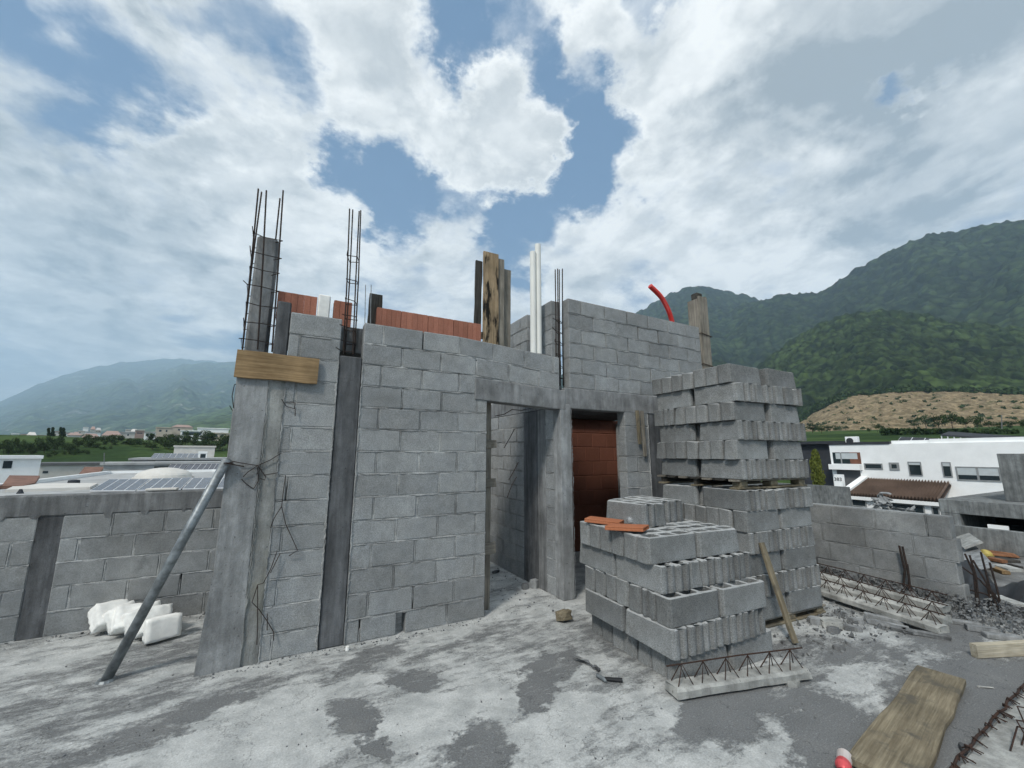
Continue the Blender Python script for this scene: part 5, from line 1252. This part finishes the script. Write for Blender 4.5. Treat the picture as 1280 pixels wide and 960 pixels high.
RH = [
 (-3, 9, 546, 551, 215, M_OFFW, None, [(.3, .5, .3, .8)], None, 'small pale house at the far left end of the ridge'),
 (14, 24, 542.5, 546, 240, M_WHITE, None, [], None, 'tiny white house far back on the left, above the dark trees'),
 (40, 57.5, 548.3, 554, 185, M_WHITE, None, [(.5, .95, .4, .95)], None, 'white flat house just left of the thin cypresses'),
 (57.5, 70, 546, 553, 190, M_DGREY, None, [(.1, .9, .5, .8)], None, 'dark grey house right under the thin cypresses'),
 (71.5, 97, 547.5, 553.5, 180, M_WHITE, M_ROOFG, [(.12, .3, .2, .85), (.6, .8, .2, .85)], None, 'white house with two dark windows right of the cypresses'),
 (84, 101, 544, 548, 200, M_OFFW, M_PINK, [], 1.0, 'house with a dull pink hipped roof behind the two window house'),
 (101, 125, 548, 553, 178, M_WHITE, M_PINK, [(.1, .2, .4, .9)], 1.6, 'white house with broad brownish pink hipped roof on the ridge'),
 (106, 126, 540.5, 547, 205, M_WHITE, M_ROOFG, [(.6, .8, .5, .8)], None, 'white house standing behind the broad brownish pink roof'),
 (127, 152, 544.5, 553, 178, M_BEIGE, M_PINK, [(.15, .33, .4, .9), (.5, .8, .3, .85)], 1.6, 'beige house with two arched dark openings on the ridge'),
 (150, 169, 541, 548.5, 182, M_OFFW, M_ROOFG, [(.5, .6, .2, .5)], None, 'long off white house right of the beige arched house'),
 (104, 111, 534.5, 536.5, 330, M_WHITE, None, [], None, 'tiny white building high on the hillside left of the building'),
 (169, 181, 538, 543, 200, M_PINK, M_OFFW, [(.2, .8, .55, .8)], None, 'small pinkish house on the ridge behind the white ones'),
 (180.5, 195, 541, 556, 150, M_WHITE, M_ROOFG, [(.15, .4, .08, .3), (.6, .85, .08, .3), (.15, .85, .55, .85)], None, 'tall two storey white house in front of the tree belt'),
 (195, 216, 535, 541, 205, M_BEIGE, M_BEIGE, [(.2, .35, .4, .8), (.6, .7, .4, .8)], None, 'beige house on the ridge above the round trees, left one'),
 (215, 241, 534, 540, 215, M_BEIGE, M_PINK, [(.3, .4, .4, .7)], 1.2, 'beige house with low pinkish roof in the middle of the ridge'),
 (226, 253, 539, 547.5, 165, M_WHITE, M_WHITE, [(.08, .95, .12, .6), (.3, .4, .75, .95)], None, 'white modern house with one wide dark window band on the ridge'),
 (247, 286, 536, 545, 185, M_WHITE, M_WHITE, [(.5, .62, .65, .95), (.75, .85, .5, .8)], None, 'large white house touching the concrete column on the ridge'),
 (264, 290, 542, 549, 172, M_BEIGE, M_BEIGE, [(.05, .3, .15, .6), (.45, .6, .2, .6)], None, 'beige house with small dark windows beside the concrete column'),
]
rh = random.Random(12)
for k in range(26):
    x0 = [1, 26, 33, 47, 61, 68, 79, 90, 98, 113, 119, 133, 141, 157, 163, 174, 183, 189, 199, 207, 219, 233, 244, 254, 262, 276][k]; w = rh.uniform(6, 13); yb = rh.uniform(546, 551) if x0 < 60 else rh.uniform(541, 548)
    far_box('hill_house', 'small pale house of the dense row behind the left ridge houses', x0, x0 + w, yb - rh.uniform(3, 5), yb, rh.uniform(235, 300), 9, rh.choice([M_WHITE, M_OFFW, M_OFFW, M_BEIGE]), rh.choice([None, M_ROOFG, M_PINK]), [(.2, .35, .3, .7), (.6, .8, .3, .7)][:rh.randint(0, 2)], hip=rh.choice([None, None, 1.4]), group='small houses of the dense row on the left ridge', down=1.5)
for (x0, x1, yt, yb, r, m, rf, wins, hip, lb) in RH: far_box('ridge_house', lb, x0, x1, yt, yb, r, 9, m, rf, wins, hip=hip, group='houses on the left ridge', down=1.5)
far_box('white_box_house', 'white box shaped house at the far left with one dark double window', -30, 52, 573.5, 591, 56, 8, M_WHITE, M_WHITE, [(.41, .55, .15, .68)], down=6)
far_box('beige_house', 'low beige house with grey flat roof behind the near solar panels', 50, 141, 581.3, 592, 76, 9, M_OFFW, M_DGREY, [(.05, .12, .62, .88)], down=6)
LONG_H = far_box('grey_house', 'long light grey house with a wide dark opening, left of building', 130, 300, 580.5, 590.5, 68, 8, M_ROOFG, M_ROOFG, [(.335, .455, .2, .9)], down=6)
far_box('plant_room', 'plain beige rooftop block behind the far solar panels', 218, 269, 559, 571, 96, 6, M_OFFW, M_OFFW, [], down=3)
far_box('plant_room', 'small pale rooftop block with a dark louvre by far solar panels', 248, 259, 566.5, 576, 81, 1.6, M_WHITE, M_WHITE, [(.25, .85, .1, .8)], down=3)
FAR_H = far_box('grey_house', 'flat grey roofed house under the far solar panels', 164, 290, 575, 581, 78, 18, M_ROOFG, M_ROOFG, [(.03, .22, .1, .3)], down=6)
def roofpoly(name, label, pts, th, m, cat='roof'):
    P = [Vector(p) for p in pts]; n = len(P); mb = MB(); mb.add(P + [p - Vector((0, 0, th)) for p in P], [tuple(range(n)), tuple(range(2 * n - 1, n - 1, -1))] + [(i, (i + 1) % n, n + (i + 1) % n, n + i) for i in range(n)])
    return tag(mb.build(name, m), label, cat)
roofpoly('tiled_roof', 'brown tiled roof slope at the left picture edge', [at(-40, 607, 42), at(2, 607, 42), at(12, 594, 47), at(50, 594.5, 48), at(44, 603, 44), at(28, 607, 42)], .2, M_ROOFB)
roofpoly('tiled_roof', 'small brown tiled roof slope in front of the beige house', [at(99, 592, 70), at(124, 591.5, 70), at(131, 583.5, 74.5), at(106, 583.5, 74.5)], .15, M_ROOFB)
# near house: flat roof with rim, dome and panels
NH = thing('flat_roof_house', (-8, 18, -8), 'grey flat roofed house with white roof edge just beyond the left parapet', 'house')
ZR = -.6
pg = [onZ(300, 660, ZR), onZ(300, 589.5, ZR), onZ(265, 589.8, ZR), onZ(136, 592, ZR), onZ(-10, 612, ZR), onZ(-120, 640, ZR), onZ(-120, 660, ZR)]
pg = [(p.x, max(p.y, 2.2)) for p in pg]
mb = MB(); mb.prism(pg, -8, ZR); mb.build('roof', M_ROOFG, NH)
mb = MB()
for i in range(1, 5):
    a = Vector((*pg[i], ZR)); b = Vector((*pg[i + 1], ZR)); d = (b - a).normalized(); nrm = Vector((-d.y, d.x, 0)) * .14
    q = [a - nrm, b - nrm, b + nrm, a + nrm]; mb.prism([(v.x, v.y) for v in q], ZR + .002 + i * .0005, ZR + .30 + i * .0005)
mb.build('roof_edge', M_WHITE, NH)
a, b = onZ(4, 614, ZR), onZ(118, 607, ZR); mb = MB(); q = [onZ(6, 615.5, ZR), onZ(112, 612, ZR), onZ(122, 606.5, ZR), onZ(24, 607, ZR)]; mb.prism([(v.x, v.y) for v in q], ZR + .002, ZR + .16); mb.build('roof_strip', M_OFFW, NH)
c = onZ(205, 597.5, ZR); mb = MB(); bm = bmesh.new(); bmesh.ops.create_uvsphere(bm, u_segments=28, v_segments=14, radius=1)
vs = [Vector((c.x + v.co.x * 2.1, c.y + v.co.y * 2.1, ZR + .12 + max(v.co.z, -.02) * .85)) for v in bm.verts]; mb.add(vs, [[v.index for v in f.verts] for f in bm.faces]); bm.free()
mb.prism([(c.x + math.cos(k * .2244) * 2.25, c.y + math.sin(k * .2244) * 2.25) for k in range(28)], ZR, ZR + .13)
mb.build('skylight_dome', M_OFFW, NH, smooth=False)
c = onZ(92, 604.5, ZR); mb = MB(); mb.tube([(c.x, c.y, ZR), (c.x, c.y, ZR + .25), (c.x, c.y, ZR + .3)], [.35, .33, .12], 14); mb.build('roof_vent', M_CHAR, NH)
c = onZ(25, 617, ZR); mb = MB(); mb.tube([(c.x, c.y, ZR), (c.x, c.y, ZR + .25)], [.16, .06], 10); mb.build('roof_vent', M_CHAR, NH)
for (bl, br, tr, tl) in (((112, 613.4), (169, 612.9), (190, 598), (137, 598.8)), ((170.5, 612.9), (226, 611), (240, 597.2), (191.5, 598)), ((228, 610.9), (284, 609.5), (291, 596.5), (241.5, 597.2))):
    panel('solar_panel', [onZ(*bl, -.5), onZ(*br, -.5), onZ(*tr, .0), onZ(*tl, .0)], NH)
for (bl, br, tr, tl) in (((206, 588.6), (228, 588.4), (236, 579.5), (214, 579.8)), ((229, 588.4), (252, 588.2), (258, 579.3), (237, 579.5)), ((253, 588.2), (272, 588), (280, 579), (259, 579.3))):
    panel('solar_panel', [at(*bl, 65.5), at(*br, 65.5), at(*tr, 67.5), at(*tl, 67.5)], LONG_H, cells=3)
for k in range(4):
    x0, x1 = 187 + k * 15.3, 187 + (k + 1) * 15.3 - .8; o_ = 6 - k * .5
    panel('solar_panel', [at(x0, 573.6, 80), at(x1, 573.6, 80), at(x1 + o_ - 1, 566.8, 84), at(x0 + o_, 566.6, 84)], FAR_H, cells=2, legs=False)
mb = MB(); c = onY(196, 614, 1.5); mb.box((c.x - .09, 1.47, 1.262), (c.x + .17, 1.56, 1.285), .006); tag(mb.build('mortar_scrap', M_OFFW), 'pale scrap lying on the cap of left parapet', 'scrap')

# ------------------------------------------------------------------ haze, light, sky
mb = MB(); mb.box((CAM.x - 11500, CAM.y - 11500, -60), (CAM.x + 11500, CAM.y + 11500, 1750)); hz_ = mb.build('haze', [], None)
m = bpy.data.materials.new('haze'); t = NT(m); v = t.n('ShaderNodeVolumePrincipled', i={'Color': (.60, .80, 1.0, 1), 'Density': HAZE, 'Anisotropy': .15})
o = t.n('ShaderNodeOutputMaterial'); t.t.links.new(v.outputs[0], o.inputs['Volume']); hz_.data.materials.append(m); tag(hz_, kind='stuff'); hz_.display_type = 'WIRE'

SUN = Vector((-.56, -.40, .73)).normalized()
sl = bpy.data.lights.new('sun', 'SUN'); sl.energy = SUN_E; sl.angle = R(9); sl.color = (1, .955, .88)
so = bpy.data.objects.new('sun', sl); COL.objects.link(so); so.rotation_euler = SUN.to_track_quat('Z', 'Y').to_euler(); so.location = (0, 0, 30)
wd = bpy.data.worlds.new('World'); SC.world = wd; wd.use_nodes = True
class WT(NT):
    def __init__(s, w): s.t = w.node_tree; s.t.nodes.clear()
t = WT(wd)
sky = t.n('ShaderNodeTexSky', sky_type='NISHITA', sun_disc=False, sun_elevation=math.asin(SUN.z), sun_rotation=math.atan2(SUN.x, SUN.y), altitude=600, air_density=1.0, dust_density=1.2, ozone_density=1.5).outputs[0]
d = t.n('ShaderNodeTexCoord').outputs['Generated']
sx = t.n('ShaderNodeSeparateXYZ', i={0: d}); dz = t.math('MAXIMUM', sx.outputs[2], 0.0)
inv = t.math('DIVIDE', 1.0, t.math('ADD', dz, .22))
pl = t.n('ShaderNodeCombineXYZ', i={0: t.math('MULTIPLY', sx.outputs[0], inv), 1: t.math('MULTIPLY', sx.outputs[1], inv), 2: 0.37}).outputs[0]
n1 = t.noise(pl, 2.5, 10, .58, .3)
n2 = t.noise(t.vm('ADD', pl, (-.07, -.05, .0)), 2.5, 10, .58, .3)
nb = t.noise(pl, .9, 4, .5)
nf = t.noise(pl, 6.5, 7, .62, .2)
wc1 = t.n('ShaderNodeTexNoise', i={'Vector': pl, 'Scale': 3.2, 'Detail': 6, 'Roughness': .6}).outputs['Color']
wc2 = t.n('ShaderNodeTexNoise', i={'Vector': pl, 'Scale': 11.0, 'Detail': 6, 'Roughness': .65}).outputs['Color']
dw = t.vm('ADD', d, t.vm('SCALE', t.vm('SUBTRACT', wc1, (.5, .5, .5)), scale=.36))
dw = t.vm('NORMALIZE', t.vm('ADD', dw, t.vm('SCALE', t.vm('SUBTRACT', wc2, (.5, .5, .5)), scale=.11)))
def blobs(L, start):
    acc = start
    for (px, py, rad, wt) in L:
        v = ray(px, py).normalized(); a = rad / FPX * (v.dot(FW)) 
        acc = t.math('ADD', acc, t.ramp(t.vm('DOT_PRODUCT', dw, tuple(v)), math.cos(a * 1.5), math.cos(a * .25), 0, wt))
    return acc
cov = t.math('MULTIPLY_ADD', n1, 3.4, -1.50)
cov = t.math('ADD', cov, t.math('MULTIPLY_ADD', nf, 1.0, -.5))
cov = blobs(CLOUDS, cov)
cov = t.math('ADD', cov, t.ramp(dz, .30, .0, 0, .45))
mask = t.ramp(cov, -.52, .62)
thick = t.ramp(cov, .15, 1.15)
lit = t.ramp(t.math('SUBTRACT', n1, n2), -.07, .07)
g = blobs(GREYS, t.math('MULTIPLY_ADD', nb, 1.2, -.62))
g = t.math('ADD', g, t.math('MULTIPLY', thick, .72))
bil = t.math('ABSOLUTE', t.math('MULTIPLY_ADD', t.noise(t.vm('ADD', pl, t.vm('SCALE', t.vm('SUBTRACT', wc1, (.5, .5, .5)), scale=.25)), 4.2, 6, .55), 2.0, -1.0))
g = t.math('SUBTRACT', g, t.math('MULTIPLY_ADD', bil, 1.5, -.30))
g = t.math('SUBTRACT', g, t.math('MULTIPLY', lit, .6))
g = t.math('ADD', g, t.math('MULTIPLY_ADD', nf, .9, -.45))
grey = t.ramp(g, -.35, 1.30, smooth=False)
cc = t.mix(grey, (10.4, 10.5, 10.2), (3.35, 3.8, 4.05))
skyc = t.mix(.75, sky, (1.05, 2.2, 4.0))
col = t.mix(mask, skyc, cc)
hzc = t.ramp(dz, .16, .0, 0, .6)
col = t.mix(hzc, col, (7.0, 8.0, 8.5))
bg = t.n('ShaderNodeBackground', i={'Color': col, 'Strength': .1}); ow = t.n('ShaderNodeOutputWorld'); t.t.links.new(bg.outputs[0], ow.inputs[0])

SC.view_settings.view_transform = 'Standard'; SC.view_settings.look = 'None'; SC.view_settings.gamma = 1; SC.view_settings.exposure = EXPO
SC.render.engine = 'CYCLES'; SC.cycles.use_denoising = True; SC.cycles.max_bounces = 6; SC.cycles.diffuse_bounces = 3; SC.cycles.volume_bounces = 2; SC.cycles.transmission_bounces = 4
SC.cycles.sample_clamp_indirect = 4
